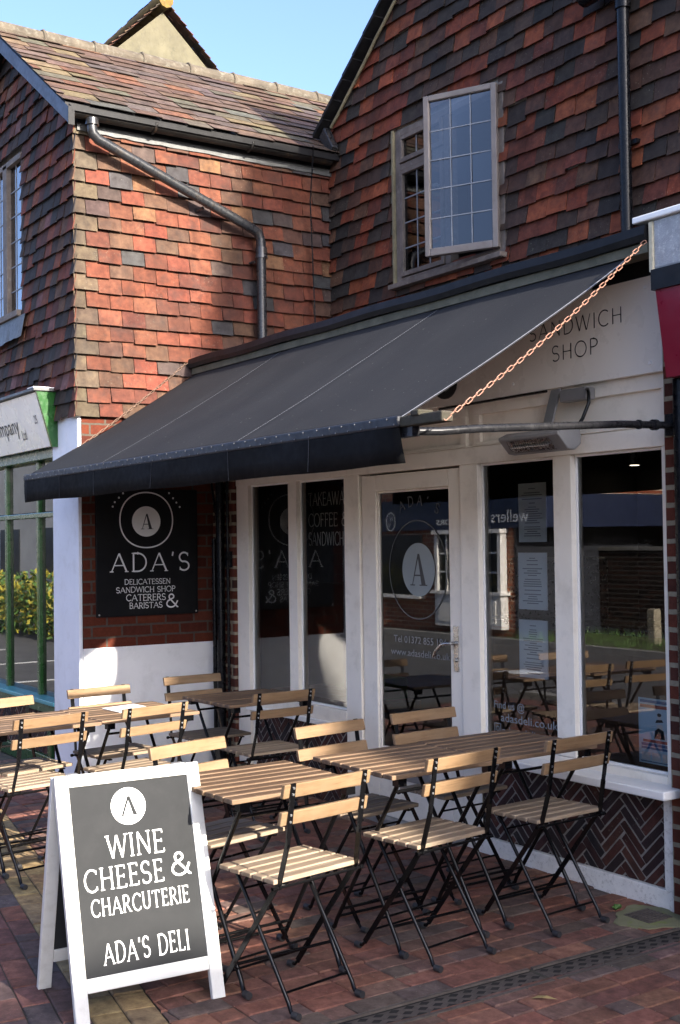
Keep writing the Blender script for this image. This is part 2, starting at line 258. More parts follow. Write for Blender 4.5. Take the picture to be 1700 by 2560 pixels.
# ------------------------------------------------------------------ mesh helpers
def rootloc(o):
    v = Vector((0, 0, 0))
    while o is not None: v += o.location; o = o.parent
    return v
class MB:
    def __init__(s): s.v = []; s.f = []; s.c = []; s.sm = []
    def add(s, vs, fs, col=None, smooth=False):
        b = len(s.v); s.v += [tuple(x) for x in vs]; s.f += [tuple(b+i for i in f) for f in fs]
        s.sm += [smooth]*len(fs)
        if col is not None: s.c += [col]*len(vs)
        return s
    def box(s, x0, x1, y0, y1, z0, z1, col=None):
        return s.add([(x, y, z) for z in (z0, z1) for y in (y0, y1) for x in (x0, x1)],
                     [(0, 2, 3, 1), (4, 5, 7, 6), (0, 1, 5, 4), (2, 6, 7, 3), (0, 4, 6, 2), (1, 3, 7, 5)], col)
    def obox(s, c, a, b, n):   # centre + three half-axis vectors
        c = Vector(c); vs = [c + i*Vector(a) + j*Vector(b) + k*Vector(n) for k in (-1, 1) for j in (-1, 1) for i in (-1, 1)]
        return s.add(vs, [(0, 2, 3, 1), (4, 5, 7, 6), (0, 1, 5, 4), (2, 6, 7, 3), (0, 4, 6, 2), (1, 3, 7, 5)])
    def bar(s, p, q, w, t, wdir):   # flat bar, w along wdir, t across
        p, q = Vector(p), Vector(q); d = (q-p); l = d.length; d.normalize(); wd = Vector(wdir); wd = (wd - d*wd.dot(d)).normalized(); n = d.cross(wd)
        return s.obox((p+q)/2, d*l/2, wd*w/2, n*t/2)
    def path(s, pts, r, n=10, closed=False, caps=True):
        pts = [Vector(p) for p in pts]; k = len(pts); rings = []; up = None
        for i, p in enumerate(pts):
            if closed: d = (pts[(i+1) % k]-pts[i-1])
            else: d = (pts[min(i+1, k-1)]-pts[max(i-1, 0)])
            d.normalize()
            if up is None:
                up = Vector((0, 0, 1)) if abs(d.z) < 0.9 else Vector((1, 0, 0))
            a = (up - d*up.dot(d)).normalized(); up = a; b = d.cross(a)
            rr = r[i] if isinstance(r, (list, tuple)) else r
            rings.append([p + rr*(math.cos(2*math.pi*j/n)*a + math.sin(2*math.pi*j/n)*b) for j in range(n)])
        vs = [v for g in rings for v in g]; fs = []
        for i in range(k if closed else k-1):
            i2 = (i+1) % k
            for j in range(n): fs.append((i*n+j, i*n+(j+1) % n, i2*n+(j+1) % n, i2*n+j))
        s.add(vs, fs, smooth=True)
        if caps and not closed:
            s.add(rings[0], [tuple(range(n-1, -1, -1))]); s.add(rings[-1], [tuple(range(n))])
        return s
    def disc(s, c, a, b, n=32):
        c = Vector(c); vs = [c + math.cos(2*math.pi*i/n)*Vector(a) + math.sin(2*math.pi*i/n)*Vector(b) for i in range(n)]
        return s.add(vs, [tuple(range(n))])
    def build(s, name, mat, parent=None, bevel=0, smooth=False):
        o0 = rootloc(parent) if parent is not None else Vector((0, 0, 0))
        me = bpy.data.meshes.new(name)
        me.from_pydata([(x-o0.x, y-o0.y, z-o0.z) for x, y, z in s.v], [], s.f)
        me.materials.append(mat)
        if s.c:
            a = me.color_attributes.new('Col', 'FLOAT_COLOR', 'POINT')
            a.data.foreach_set('color', np.array([(*c, 1.0) for c in s.c], dtype=np.float32).ravel())
        if any(s.sm) or smooth:
            me.polygons.foreach_set('use_smooth', [True]*len(s.f) if smooth else s.sm)
        me.update()
        o = bpy.data.objects.new(name, me); COL.objects.link(o)
        if parent is not None: o.parent = parent
        if bevel:
            b = o.modifiers.new('bevel', 'BEVEL'); b.width = bevel; b.segments = 2; b.limit_method = 'ANGLE'; b.angle_limit = R(40); b.harden_normals = False
        return o
def cut(o, co, no):    # keep the side opposite to the normal
    bm = bmesh.new(); bm.from_mesh(o.data); l = rootloc(o)
    bmesh.ops.bisect_plane(bm, geom=bm.verts[:]+bm.edges[:]+bm.faces[:], plane_co=Vector(co)-l, plane_no=Vector(no), clear_outer=True)
    bm.to_mesh(o.data); bm.free()
def tag(o, label, cat, group=None):
    o['label'] = label; o['category'] = cat
    if group: o['group'] = group
    return o
def thing(name, label, cat, loc, rz=0.0, group=None):
    o = bpy.data.objects.new(name, None); COL.objects.link(o); o.location = loc; o.rotation_euler = (0, 0, rz); o.empty_display_size = 0.1
    return tag(o, label, cat, group)
def struct(o, kind='structure'): o['kind'] = kind; return o
def copy_tree(o, parent=None):
    c = o.copy(); COL.objects.link(c)
    if parent is not None: c.parent = parent
    for ch in list(o.children): copy_tree(ch, c)
    return c

# ------------------------------------------------------------------ stroke lettering
def arc(cx, cy, rx, ry, a0, a1, n=14):
    return [(cx + rx*math.cos(R(a0+(a1-a0)*i/n)), cy + ry*math.sin(R(a0+(a1-a0)*i/n))) for i in range(n+1)]
def SC(w):   # S curve
    return arc(w/2, .74, w/2-.02, .26, 35, 270, 14)[:-1] + arc(w/2, .25, w/2, .25, 90, -145, 14)
GL = {
 'A': (.82, [([(0, 0), (.41, 1)], .7), ([(.41, 1), (.82, 0)], 1.15), ([(.15, .34), (.67, .34)], .7)]),
 'B': (.62, [([(.08, 0), (.08, 1)], 1.1), ([(.08, 1)] + arc(.3, .76, .24, .24, 90, -90) + [(.08, .52)], .9), ([(.08, .52), (.3, .52)] + arc(.3, .26, .3, .26, 90, -90) + [(.08, 0)], 1)]),
 'C': (.78, [(arc(.46, .5, .44, .5, 48, 312, 24), 1.05)]),
 'D': (.8, [([(.08, 0), (.08, 1)], 1.1), ([(.08, 1), (.3, 1)] + arc(.3, .5, .48, .5, 90, -90, 20) + [(.08, 0)], 1)]),
 'E': (.58, [([(.08, 0), (.08, 1)], 1.1), ([(.08, 1), (.54, 1)], .8), ([(.08, .52), (.46, .52)], .8), ([(.08, 0), (.58, 0)], .8)]),
 'F': (.54, [([(.08, 0), (.08, 1)], 1.1), ([(.08, 1), (.54, 1)], .8), ([(.08, .52), (.44, .52)], .8)]),
 'H': (.78, [([(.08, 0), (.08, 1)], 1.1), ([(.70, 0), (.70, 1)], 1.1), ([(.08, .52), (.70, .52)], .8)]),
 'I': (.16, [([(.08, 0), (.08, 1)], 1.1)]),
 'K': (.7, [([(.08, 0), (.08, 1)], 1.1), ([(.64, 1), (.08, .42)], .8), ([(.26, .6), (.68, 0)], 1)]),
 'L': (.56, [([(.08, 0), (.08, 1)], 1.1), ([(.08, 0), (.56, 0)], .8)]),
 'N': (.8, [([(.08, 0), (.08, 1)], .8), ([(.08, 1), (.72, 0)], 1.15), ([(.72, 0), (.72, 1)], .8)]),
 'O': (.9, [(arc(.45, .5, .44, .5, 90, 450, 32), 1)]),
 'P': (.62, [([(.08, 0), (.08, 1)], 1.1), ([(.08, 1), (.3, 1)] + arc(.3, .74, .3, .26, 90, -90) + [(.08, .48)], .95)]),
 'R': (.7, [([(.08, 0), (.08, 1)], 1.1), ([(.08, 1), (.3, 1)] + arc(.3, .75, .27, .25, 90, -90) + [(.08, .5)], .95), ([(.3, .5), (.68, 0)], 1.1)]),
 'S': (.58, [(SC(.56), 1.1)]),
 'T': (.72, [([(.36, 0), (.36, 1)], 1.1), ([(0, 1), (.72, 1)], .8)]),
 'U': (.76, [([(.08, 1), (.08, .34)] + arc(.38, .32, .30, .32, 180, 360, 16) + [(.68, 1)], 1.05)]),
 'W': (1.12, [([(0, 1), (.28, 0)], 1.15), ([(.28, 0), (.56, 1)], .75), ([(.56, 1), (.84, 0)], 1.15), ([(.84, 0), (1.12, 1)], .75)]),
 'Y': (.7, [([(0, 1), (.35, .45)], 1), ([(.7, 1), (.35, .45)], .8), ([(.35, .45), (.35, 0)], 1)]),
 '&': (.9, [([(.86, .5), (.72, .22)] + arc(.36, .27, .34, .27, -25, -200, 14) + [(.12, .5), (.5, .70)] + arc(.38, .82, .18, .18, -30, 200, 14) + [(.24, .68), (.84, 0), (.9, .02)], 1)]),
 "'": (.14, [([(.09, 1.05), (.05, .82)], 1)]),
 '.': (.12, [([(.04, .04), (.1, .04)], 1.2)]),
 ' ': (.36, []),
}
def text_w(s, sp=.16): return sum(GL[c][0] for c in s) + sp*(len(s)-1)
def letter(mb, s, o, U, V, h, width=None, wt=.09, serif=.0, sp=.16, jit=0.0, rg=None, thick=0.0):
    """strokes on the plane o + u*U + v*V; h cap height; width: total width"""
    o, U, V = Vector(o), Vector(U).normalized(), Vector(V).normalized(); Nn = U.cross(V)
    kx = h if width is None else width / text_w(s, sp)
    x = 0.0; lay = 0
    for ch in s:
        w, strokes = GL[ch]; segs = list(strokes)
        ends = {}
        for pl, _ in strokes:
            for e in (pl[0], pl[-1]): ends[(round(e[0], 3), round(e[1], 3))] = ends.get((round(e[0], 3), round(e[1], 3)), 0) + 1
        if serif:
            for pl, k in strokes:
                for e, nb in ((pl[0], pl[1]), (pl[-1], pl[-2])):
                    key = (round(e[0], 3), round(e[1], 3))
                    horiz = abs(e[1]-nb[1]) < .02
                    if e[1] in (0, 1) and not horiz and (ends[key] == 1 or ch in 'EFLTBDPR' and e[0] == .08) and ch not in 'OCS&':
                        segs.append(([(e[0]-serif, e[1]), (e[0]+serif, e[1])], .62))
                    elif horiz and ch in 'EFLT' and ends[key] == 1 and len(pl) == 2:
                        d = -1 if e[1] > .9 else (1 if e[1] < .1 else 0)
                        segs.append(([(e[0], e[1]+(-.08 if d == 0 else 0)), (e[0], e[1]+(.08 if d == 0 else d*.15))], .62))
                    elif ch in 'CS' and ends[key] == 1:
                        segs.append(([(e[0], e[1]-.09), (e[0], e[1]+.09)], .6))
        jy = (rg.uniform(-jit, jit) if rg else 0)
        for pl, k in segs:
            pts = [Vector(((x+px)*kx, (py+jy)*h)) for px, py in pl]
            closed = (pts[0]-pts[-1]).length < 1e-5 and len(pts) > 3
            if closed: pts = pts[:-1]
            hw = wt*h*k/2; Ls = []; Rs = []; n = len(pts)
            for i, p in enumerate(pts):
                if closed: a, b = pts[i-1], pts[(i+1) % n]
                else: a, b = pts[max(i-1, 0)], pts[min(i+1, n-1)]
                d = (b-a).normalized(); nn = Vector((-d.y, d.x))
                e = 1.0
                if 0 < i < n-1 or closed:
                    d1 = (p-a).normalized(); e = 1/max(.5, abs(nn.dot(Vector((-d1.y, d1.x)))))
                Ls.append(p+nn*hw*e); Rs.append(p-nn*hw*e)
            off = Nn*(0.0002*(lay % 12)); lay += 1
            vs = [o+U*q.x+V*q.y+off for q in Ls] + [o+U*q.x+V*q.y+off for q in Rs]
            fs = [(i, n+i, n+(i+1) % n, (i+1) % n) for i in range(n if closed else n-1)]
            mb.add(vs, fs)
        x += w + sp
def ring(mb, o, U, V, rx, ry, w, n=48, wob=0.0):
    o, U, V = Vector(o), Vector(U).normalized(), Vector(V).normalized(); a = []; b = []
    for i in range(n):
        t = 2*math.pi*i/n; k = 1 + wob*math.cos(4*t)
        a.append(o+U*(rx+w/2)*k*math.cos(t)+V*(ry+w/2)*k*math.sin(t)); b.append(o+U*(rx-w/2)*k*math.cos(t)+V*(ry-w/2)*k*math.sin(t))
    mb.add(a+b, [(i, (i+1) % n, n+(i+1) % n, n+i) for i in range(n)])
def didone(mb, o, U, V, h):   # the bold serif capital used in the emblem, centred
    o, U, V = Vector(o), Vector(U).normalized(), Vector(V).normalized(); Nn = U.cross(V)
    def poly(pts, k): mb.add([o+U*(x-.4)*h+V*(y-.5)*h+Nn*.0003*k for x, y in pts], [tuple(range(len(pts)))])
    poly([(.06, 0), (.10, 0), (.40, .88), (.40, 1), (.37, 1)], 0); poly([(.36, 1), (.46, 1), (.78, 0), (.56, 0)], 1)
    poly([(.18, .30), (.64, .30), (.64, .345), (.18, .345)], 2); poly([(-.02, 0), (.22, 0), (.22, .035), (-.02, .035)], 3); poly([(.46, 0), (.86, 0), (.86, .035), (.46, .035)], 4)
def font_text(name, s, o, U, V, h, mat, parent, width=None, shear=0.0):
    """small lettering in the built-in font, turned into a mesh"""
    cu = bpy.data.curves.new(name, 'FONT'); cu.body = s; cu.size = 1.0; cu.shear = shear; cu.resolution_u = 3
    ob = bpy.data.objects.new(name, cu); COL.objects.link(ob); dg = bpy.context.evaluated_depsgraph_get()
    me = bpy.data.meshes.new_from_object(ob.evaluated_get(dg)); bpy.data.objects.remove(ob); bpy.data.curves.remove(cu)
    co = [v.co.copy() for v in me.vertices]; wx = max(c.x for c in co)-min(c.x for c in co); x0 = min(c.x for c in co)
    kx = h/.72 if width is None else width/wx
    o, U, V = Vector(o), Vector(U).normalized(), Vector(V).normalized()
    mb = MB(); mb.add([o+U*(c.x-x0)*kx+V*c.y*h/.72 for c in co], [tuple(p.vertices) for p in me.polygons]); bpy.data.meshes.remove(me)
    return mb.build(name, mat, parent)

# ------------------------------------------------------------------ clay tile hanging
PAL_GABLE = [((0.20, 0.047, 0.021), 4.5), ((0.135, 0.038, 0.022), 5), ((0.255, 0.068, 0.028), 2.6), ((0.066, 0.040, 0.029), 5), ((0.043, 0.034, 0.027), 5), ((0.090, 0.042, 0.027), 5), ((0.125, 0.062, 0.036), 3), ((0.034, 0.029, 0.025), 2.2)]  # the gable tiles' own clay colours
PAL_SIDE = [((0.135, 0.040, 0.021), 5), ((0.155, 0.054, 0.028), 4), ((0.105, 0.033, 0.020), 5), ((0.098, 0.050, 0.031), 6), ((0.185, 0.090, 0.044), 1.4), ((0.075, 0.050, 0.042), 2.2), ((0.052, 0.049, 0.049), 1.6), ((0.17, 0.046, 0.025), 5)]  # own clay colours of the side wall tiles
PAL_OLIVE = [((0.10, 0.073, 0.046), 1), ((0.088, 0.064, 0.042), 1)]
PAL_LEFT = [((0.18, 0.05, 0.03), 5), ((0.10, 0.035, 0.026), 5), ((0.055, 0.036, 0.030), 6), ((0.21, 0.062, 0.030), 2), ((0.036, 0.031, 0.031), 4), ((0.15, 0.075, 0.045), 2), ((0.20, 0.095, 0.085), .6)]
PAL_SLATE = [((0.092, 0.060, 0.043), 7), ((0.105, 0.064, 0.044), 7), ((0.142, 0.106, 0.058), 3), ((0.100, 0.090, 0.063), 2.5), ((0.090, 0.066, 0.060), 3), ((0.140, 0.066, 0.036), 2.5), ((0.112, 0.075, 0.060), 5), ((0.085, 0.084, 0.072), 1.2)]
def pick(pal, rg, j=0.16):
    t = rg.uniform(0, sum(w for _, w in pal))
    for c, w in pal:
        t -= w
        if t <= 0: break
    k = 1+rg.uniform(-j, j); return tuple(max(0, x*k*(1+rg.uniform(-.05, .05))) for x in c)
def tiles(o, U, V, Nn, u0, u1, v0, v1, gauge, w, pal, rg, holes=(), thick=.011, lift=.026, wj=0.0, first=None, d0=.004, camber=.003, keep=None, rot=.012):
    mb = MB(); o, U, V, Nn = Vector(o), Vector(U), Vector(V), Vector(Nn)
    rows = int(math.ceil((v1-v0)/gauge))
    for r in range(rows):
        vb = v0+r*gauge; u = u0 - (w*.5 if r % 2 else 0.0); k = 0
        wav = [rg.uniform(-.005, .005) for _ in range(4)]
        while u < u1:
            ww = w*(1+rg.uniform(-wj, wj)); a, b = max(u, u0), min(u+ww, u1); u += ww; k += 1
            if b-a < .02: continue
            mid = (a+b)/2
            if keep and not keep(mid, vb+gauge*.5): continue
            skip = False
            for hu0, hu1, hv0, hv1 in holes:
                if vb+gauge*.6 > hv0 and vb+gauge*.4 < hv1:
                    if a >= hu0-.01 and b <= hu1+.01: skip = True
                    elif a < hu0 < b: b = hu0
                    elif a < hu1 < b: a = hu1
            if skip or b-a < .02: continue
            j = rg.gauss(0, .005)+.004*math.sin(3*mid+r*1.3); vb2 = vb+j; ro = rg.gauss(0, rot); li = lift+rg.uniform(-.005, .007); g = rg.uniform(.002, .0055)
            c = pick(first if (first and k == 1) else pal, rg)
            vs = []
            for uu, cb in ((a+g/2, 0), (mid, 1), (b-g/2, 0)):
                dv = (uu-mid)*ro
                dl = li + cb*camber + rg.uniform(-.001, .001)
                vs += [o+U*uu+V*(vb2+dv)+Nn*dl, o+U*uu+V*(vb2+dv+gauge*1.22)+Nn*d0, o+U*uu+V*(vb2+dv+.002)+Nn*(dl-thick)]
            mb.add(vs, [(0, 3, 4, 1), (3, 6, 7, 4), (2, 5, 3, 0), (5, 8, 6, 3), (2, 0, 1), (8, 7, 6)], c)
    return mb

# ------------------------------------------------------------------ ground
X0, X1 = -9.0, -1.6
nS = Vector((.169, .9856, 0)); pFar = Vector((-3.727, 1.775, 0)); pNear = Vector((-3.878, 1.564, 0))
g = MB(); g.add([(-300, -300, -.055), (300, -300, -.055), (300, 300, -.055), (-300, 300, -.055)], [(0, 1, 2, 3)])
struct(g.build('road', M['asphalt']))
g = MB(); g.box(-9.6, 30, -.5, 4.3, -.05, -.008); struct(g.build('pavement_bed', M['joint']))
g = MB(); g.box(-9.75, 30, -.64, -.5, -.06, .004); struct(g.build('kerb', M['kerb'], bevel=.01))
g = MB()
for i in range(5): g.box(-14.6-2.4*i, -14.5-2.4*i, -.2, 2.2, -.054, -.051)
struct(g.build('road_marking', M['line']))
PAL_PAV = [((0.255, 0.110, 0.075), 6), ((0.225, 0.103, 0.075), 6), ((0.20, 0.115, 0.088), 3.5), ((0.155, 0.113, 0.094), 3.5), ((0.275, 0.125, 0.083), 3), ((0.18, 0.118, 0.098), 2.5)]
PAL_PURP = [((0.21, 0.095, 0.075), 5), ((0.135, 0.088, 0.078), 5), ((0.25, 0.105, 0.072), 4), ((0.105, 0.082, 0.078), 3)]
PAL_YEL = [((0.36, 0.26, 0.125), 4), ((0.31, 0.225, 0.12), 4), ((0.40, 0.28, 0.13), 2)]
def pavers(o, U, V, u0, u1, v0, v1, lu, lv, pal, rg, bond=True):
    mb = MB(); o, U, V = Vector(o), Vector(U), Vector(V); r = 0; v = v0
    while v < v1-.01:
        u = u0-(lu/2 if (r % 2 and bond) else 0)-rg.uniform(0, .02)
        while u < u1:
            lq = lu*(.5 if bond and rg.random() < .16 else 1)
            ga = .0026; ch = .004; dz = rg.gauss(0, .0011); tx = rg.gauss(0, .0012); ty = rg.gauss(0, .0012)
            def P(uu, vv, z): return o+U*uu+V*vv+Vector((0, 0, z))
            a, b, c, d = u+ga, u+lq-ga, v+ga, v+lv-ga
            vs = [P(a, c, -.02), P(b, c, -.02), P(b, d, -.02), P(a, d, -.02), P(a, c, dz-ch), P(b, c, dz-ch), P(b, d, dz-ch), P(a, d, dz-ch),
                  P(a+ch, c+ch, dz+tx), P(b-ch, c+ch, dz-ty), P(b-ch, d-ch, dz-tx), P(a+ch, d-ch, dz+ty)]
            mb.add(vs, [(0, 1, 5, 4), (1, 2, 6, 5), (2, 3, 7, 6), (3, 0, 4, 7), (4, 5, 9, 8), (5, 6, 10, 9), (6, 7, 11, 10), (7, 4, 8, 11), (8, 9, 10, 11)], pick(pal, rg, .14)); u += lq
        v += lv; r += 1
    return mb
rg = random.Random(3)
a = pavers((0, 0, 0), (0, 1, 0), (-1, 0, 0), -.2, 4.06, 3.44, 9.0, .203, .1015, PAL_PAV, rg)
b = pavers((0, 0, 0), (0, 1, 0), (-1, 0, 0), -.2, 4.06, 1.6, 3.27, .203, .1015, PAL_PAV, rg)
a.add(b.v, b.f, None); a.c += b.c
po = a.build('pavement', M['paver']); cut(po, pFar, -nS); struct(po)
a = pavers((0, 0, 0), (-.9856, .169, 0), (-.169, -.9856, 0), 1.0, 9.3, -1.0, 1.6, .203, .1015, PAL_PURP, rg)
po = a.build('pavement_edge', M['paver']); cut(po, pNear, nS); struct(po)
d0 = pNear.dot(nS)
a = pavers(nS*d0, (-.9856, .169, 0), (.169, .9856, 0), 1.0, 9.3, 0.004, .23, .158, .1145, PAL_YEL, rg, False)
struct(a.build('pavement_strip', M['paver']))
# cast-iron drain channel and gully
rt = thing('drain_channel', 'long cast iron drainage channel set in the brick paving at the right', 'drain', (-3.36, 2.9, 0))
for y0, y1 in ((.3, 3.075), (3.095, 3.99)):
    m = MB(); m.box(-3.425, -3.295, y0, y1, -.03, -.006); m.box(-3.435, -3.42, y0, y1, -.03, .003); m.box(-3.30, -3.285, y0, y1, -.03, .003)
    m.build('channel_cover', M['iron'], rt)
    m = MB(); k = 0; y = y0+.03
    while y < y1-.03:
        for j in range(3):
            x = -3.395+.035*j; yy = y+(.032 if j % 2 else 0)
            m.add([(x-.015, yy, -.0045), (x, yy+.023, -.0045), (x+.015, yy, -.0045), (x, yy-.023, -.0045)], [(0, 3, 2, 1)])  # flat dark diamonds painted in as the shade inside the openings
        y += .064
    for e in (-3.4195, -3.3095): m.add([(e, y0, -.0045), (e+.009, y0, -.0045), (e+.009, y1, -.0045), (e, y1, -.0045)], [(0, 1, 2, 3)])
    m.build('slot_shade', M['slot'], rt)
rt = thing('gully', 'small black gully grate in mossy cement at the foot of the right pier', 'drain', (-3.6, 3.9, 0))
m = MB(); pts = []
for i in range(28):
    t = 2*math.pi*i/28; r = 1+.13*math.sin(3*t)+.08*math.sin(7*t+1); pts.append((-3.585+.155*r*math.cos(t), 3.90+.155*r*math.sin(t), .0045))
m.add(pts+[(x, y, -.01) for x, y, z in pts], [tuple(range(28))]+[(i, 28+i, 28+(i+1) % 28, (i+1) % 28) for i in range(28)]); m.build('cement_surround', M['moss'], rt)
m = MB(); m.box(-3.67, -3.53, 3.83, 3.97, .003, .008)
for i in range(7): m.box(-3.663+.019*i, -3.651+.019*i, 3.835, 3.965, .008, .012)
m.build('grate', M['iron'], rt)

rt = tag(MB().add([(-3.20, 2.88, .004), (-3.165, 2.90, .012), (-3.13, 2.945, .007), (-3.155, 2.915, .020), (-3.19, 2.905, .012)], [(0, 1, 3, 4), (1, 2, 3)]).build('fallen_leaf', plain('dry_leaf', (0.22, 0.16, 0.06), 0.8)), 'dry yellow leaf lying on the paving right of the drain channel', 'leaf')
m = MB(); rg = random.Random(8)
for i in range(14):
    a_ = rg.uniform(0, 6.28); l_ = rg.uniform(.012, .03); d_ = Vector((math.cos(a_), math.sin(a_), 0)); s_ = Vector((-d_.y, d_.x, 0))*.008; c_ = Vector((-3.74, 3.86, .004)); m.add([c_-s_*.4, c_+s_*.4, c_+d_*l_*.6+s_+Vector((0, 0, l_*.7)), c_+d_*l_+Vector((0, 0, l_*.6)), c_+d_*l_*.6-s_+Vector((0, 0, l_*.7))], [(0, 1, 2, 3, 4)])
tag(m.build('weed', M['grass']), 'tiny green weed sprouting from a paving joint beside the gully', 'weed')

# ------------------------------------------------------------------ deli building
YF = 4.054
B = thing('deli_building', 'brick and tile-hung building whose white timber shopfront stands behind the tables', 'building', (-5.5, 4.1, 0))
rg = random.Random(11)
vk = .785
gz = lambda x: max(4.62, 4.70+vk*min(x+7.68, 1.54*2-(x+7.68)))
hole = (-6.83, -5.70, 3.36, 4.43)
m = tiles((0, 5.05, 0), (1, 0, 0), (0, 0, 1), (0, -1, 0), -7.68, -2.4, 2.86, 7.0, .1065, .168, PAL_GABLE, rg, [(-6.90, -5.69, 3.36, 4.435)], keep=lambda u, v: v < gz(u)+.2, rot=.016, lift=.029)
o = m.build('tile_cladding', M['tile'], B); cut(o, (-7.68, 5, gz(-7.68)-.055), (-vk, 0, 1))
m = MB()   # the wall behind the tiles with the window opening left free
zt = 7.2
m.box(-7.68, hole[0], 5.05, 5.25, 2.6, hole[3]); m.box(hole[1], -2.4, 5.05, 5.25, 2.6, hole[3]); m.box(hole[0], hole[1], 5.05, 5.25, 2.6, hole[2])
m.add([(-7.68, 5.05, hole[3]), (-2.4, 5.05, hole[3]), (-2.4, 5.05, 4.66), (-4.60, 5.05, 4.66), (-6.14, 5.05, gz(-6.14)-.06), (-7.68, 5.05, gz(-7.68)-.06)], [(0, 1, 2, 3, 4, 5)])
m.build('upper_wall', M['mortar'], B)
m = MB(); m.box(-6.85, hole[0]-.002, 5.01, 5.05, 3.33, 4.44); m.build('cement_reveal', M['fill'], B)
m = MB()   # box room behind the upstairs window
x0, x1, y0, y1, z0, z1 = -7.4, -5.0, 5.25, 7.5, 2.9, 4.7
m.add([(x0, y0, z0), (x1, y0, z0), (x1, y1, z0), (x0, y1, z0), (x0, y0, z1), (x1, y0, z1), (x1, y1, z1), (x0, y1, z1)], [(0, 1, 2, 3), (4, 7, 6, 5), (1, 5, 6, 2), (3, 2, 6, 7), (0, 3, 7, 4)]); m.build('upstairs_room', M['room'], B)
# roof verge
m = MB()
def slope_slab(mb, xa, xb, zf, y0, y1, th):
    mb.add([(xa, y0, zf(xa)), (xb, y0, zf(xb)), (xb, y1, zf(xb)), (xa, y1, zf(xa)), (xa, y0, zf(xa)-th), (xb, y0, zf(xb)-th), (xb, y1, zf(xb)-th), (xa, y1, zf(xa)-th)],
           [(0, 1, 2, 3), (7, 6, 5, 4), (0, 4, 5, 1), (1, 5, 6, 2), (2, 6, 7, 3), (3, 7, 4, 0)])
for i in range(12):
    xa = -7.74+.135*i
    slope_slab(m, xa, xa+.138, lambda x: gz(x)+.010-.008*(x-xa)/.135, 4.93, 12, .03)
slope_slab(m, -6.12, -4.52, lambda x: gz(min(x, -4.58))+.012-.785*max(0, x+4.58), 4.93, 12, .03); m.add([(-4.6, 5.02, 4.70), (-2.3, 5.02, 4.70), (-2.3, 9, 7.0), (-4.6, 9, 7.0)], [(0, 1, 2, 3)])
o = m.build('roof', M['black_paint'], B)
m = MB(); pts = [(-7.60+.1*i, 5.005, gz(-7.60+.1*i)-.085+rg.uniform(-.008, .008)) for i in range(16)]
m.path(pts, .012, 6); m.build('mortar_fillet', M['fill'], o)
m = MB(); m.obox((-7.60, 4.985, 4.57), (.035, 0, .03), (-.06, 0, .09), (0, .03, 0)); m.build('kneeler', M['grey_pipe'], B, bevel=.01)
m = MB(); m.obox((-7.64, 5.0, 4.49), (.045, 0, .02), (-.02, 0, .05), (0, .03, 0)); m.build('kneeler_tile', M['fill'], B, bevel=.01)
# upstairs casement window
m = MB(); yf = 5.03
for a_ in ((-6.83, -6.775, 3.36, 4.43), (-5.755, -5.70, 3.36, 4.43), (-6.29, -6.235, 3.40, 4.385)): m.box(a_[0], a_[1], yf, yf+.07, a_[2], a_[3])
for a_ in ((-6.775, -5.755, 4.385, 4.43), (-6.775, -5.755, 3.36, 3.40), (-6.775, -6.29, 4.145, 4.19)): m.box(a_[0], a_[1], yf, yf+.07, a_[2], a_[3])
m.box(-6.86, -5.68, 4.97, 5.06, 3.325, 3.358)
w = m.build('upper_window', M['win_dark'], B, bevel=.004)
m = MB()
for z0, z1 in ((3.405, 4.14), (4.195, 4.38)):
    for x0, x1 in ((-6.772, -6.742), (-6.325, -6.293)): m.box(x0, x1, yf-.012, yf+.03, z0, z1)
    for a_, b_ in ((z0, z0+.032), (z1-.028, z1)): m.box(-6.742, -6.325, yf-.012, yf+.03, a_, b_)
m.build('fixed_sash', M['win_dark'], w, bevel=.003)
m = MB(); m.box(-6.742, -6.325, yf+.012, yf+.016, 3.437, 4.112); m.box(-6.742, -6.325, yf+.012, yf+.016, 4.227, 4.352); m.build('pane', M['glass_up'], w)
m = MB()
for x in (-6.60, -6.465): m.box(x-.004, x+.004, yf+.008, yf+.012, 3.437, 4.112); m.box(x-.004, x+.004, yf+.008, yf+.012, 4.227, 4.352)
for z in (3.60, 3.775, 3.945): m.box(-6.742, -6.325, yf+.0075, yf+.0125, z-.004, z+.004)
m.build('lead_lattice', M['came'], w)
# the open casement, hinged on its right side and swung out
hp = Vector((-5.735, 5.015, 0)); ang = R(27.0); du = Vector((-math.cos(ang), -math.sin(ang), 0)); dn = Vector((math.sin(ang)*-1, math.cos(ang), 0))
def leaf(mb, u0, u1, z0, z1, t0=-.022, t1=.022):
    c = hp+du*(u0+u1)/2+dn*(t0+t1)/2+Vector((0, 0, (z0+z1)/2)); mb.obox(c, du*(u1-u0)/2, dn*(t1-t0)/2, (0, 0, (z1-z0)/2))
m = MB()
leaf(m, .0, .037, 3.395, 4.425); leaf(m, .463, .50, 3.395, 4.425); leaf(m, .037, .463, 4.388, 4.425); leaf(m, .037, .463, 3.395, 3.443)
sash = m.build('open_sash', M['win_wood'], w, bevel=.005)
m = MB(); us = (.037, .18, .32, .463); zs = (3.443, 3.632, 3.822, 4.01, 4.198, 4.388); rg = random.Random(91)
for i in range(3):
    for j in range(5):
        tx, tz = rg.gauss(0, .0012), rg.gauss(0, .0012)
        m.add([hp+du*us[i+a]+dn*(tx*(1 if a else -1)+tz*(1 if b else -1))+Vector((0, 0, zs[j+b])) for a, b in ((0, 0), (1, 0), (1, 1), (0, 1))], [(0, 1, 2, 3)])
m.build('sash_pane', M['glass_up'], w)
m = MB(); leaf(m, .43, .47, 3.85, 3.87, .02, .05); m.build('sash_fitting', M['came'], w)
m = MB()
for u in (.18, .318): leaf(m, u-.0034, u+.0034, 3.443, 4.388, -.0055, -.0035)
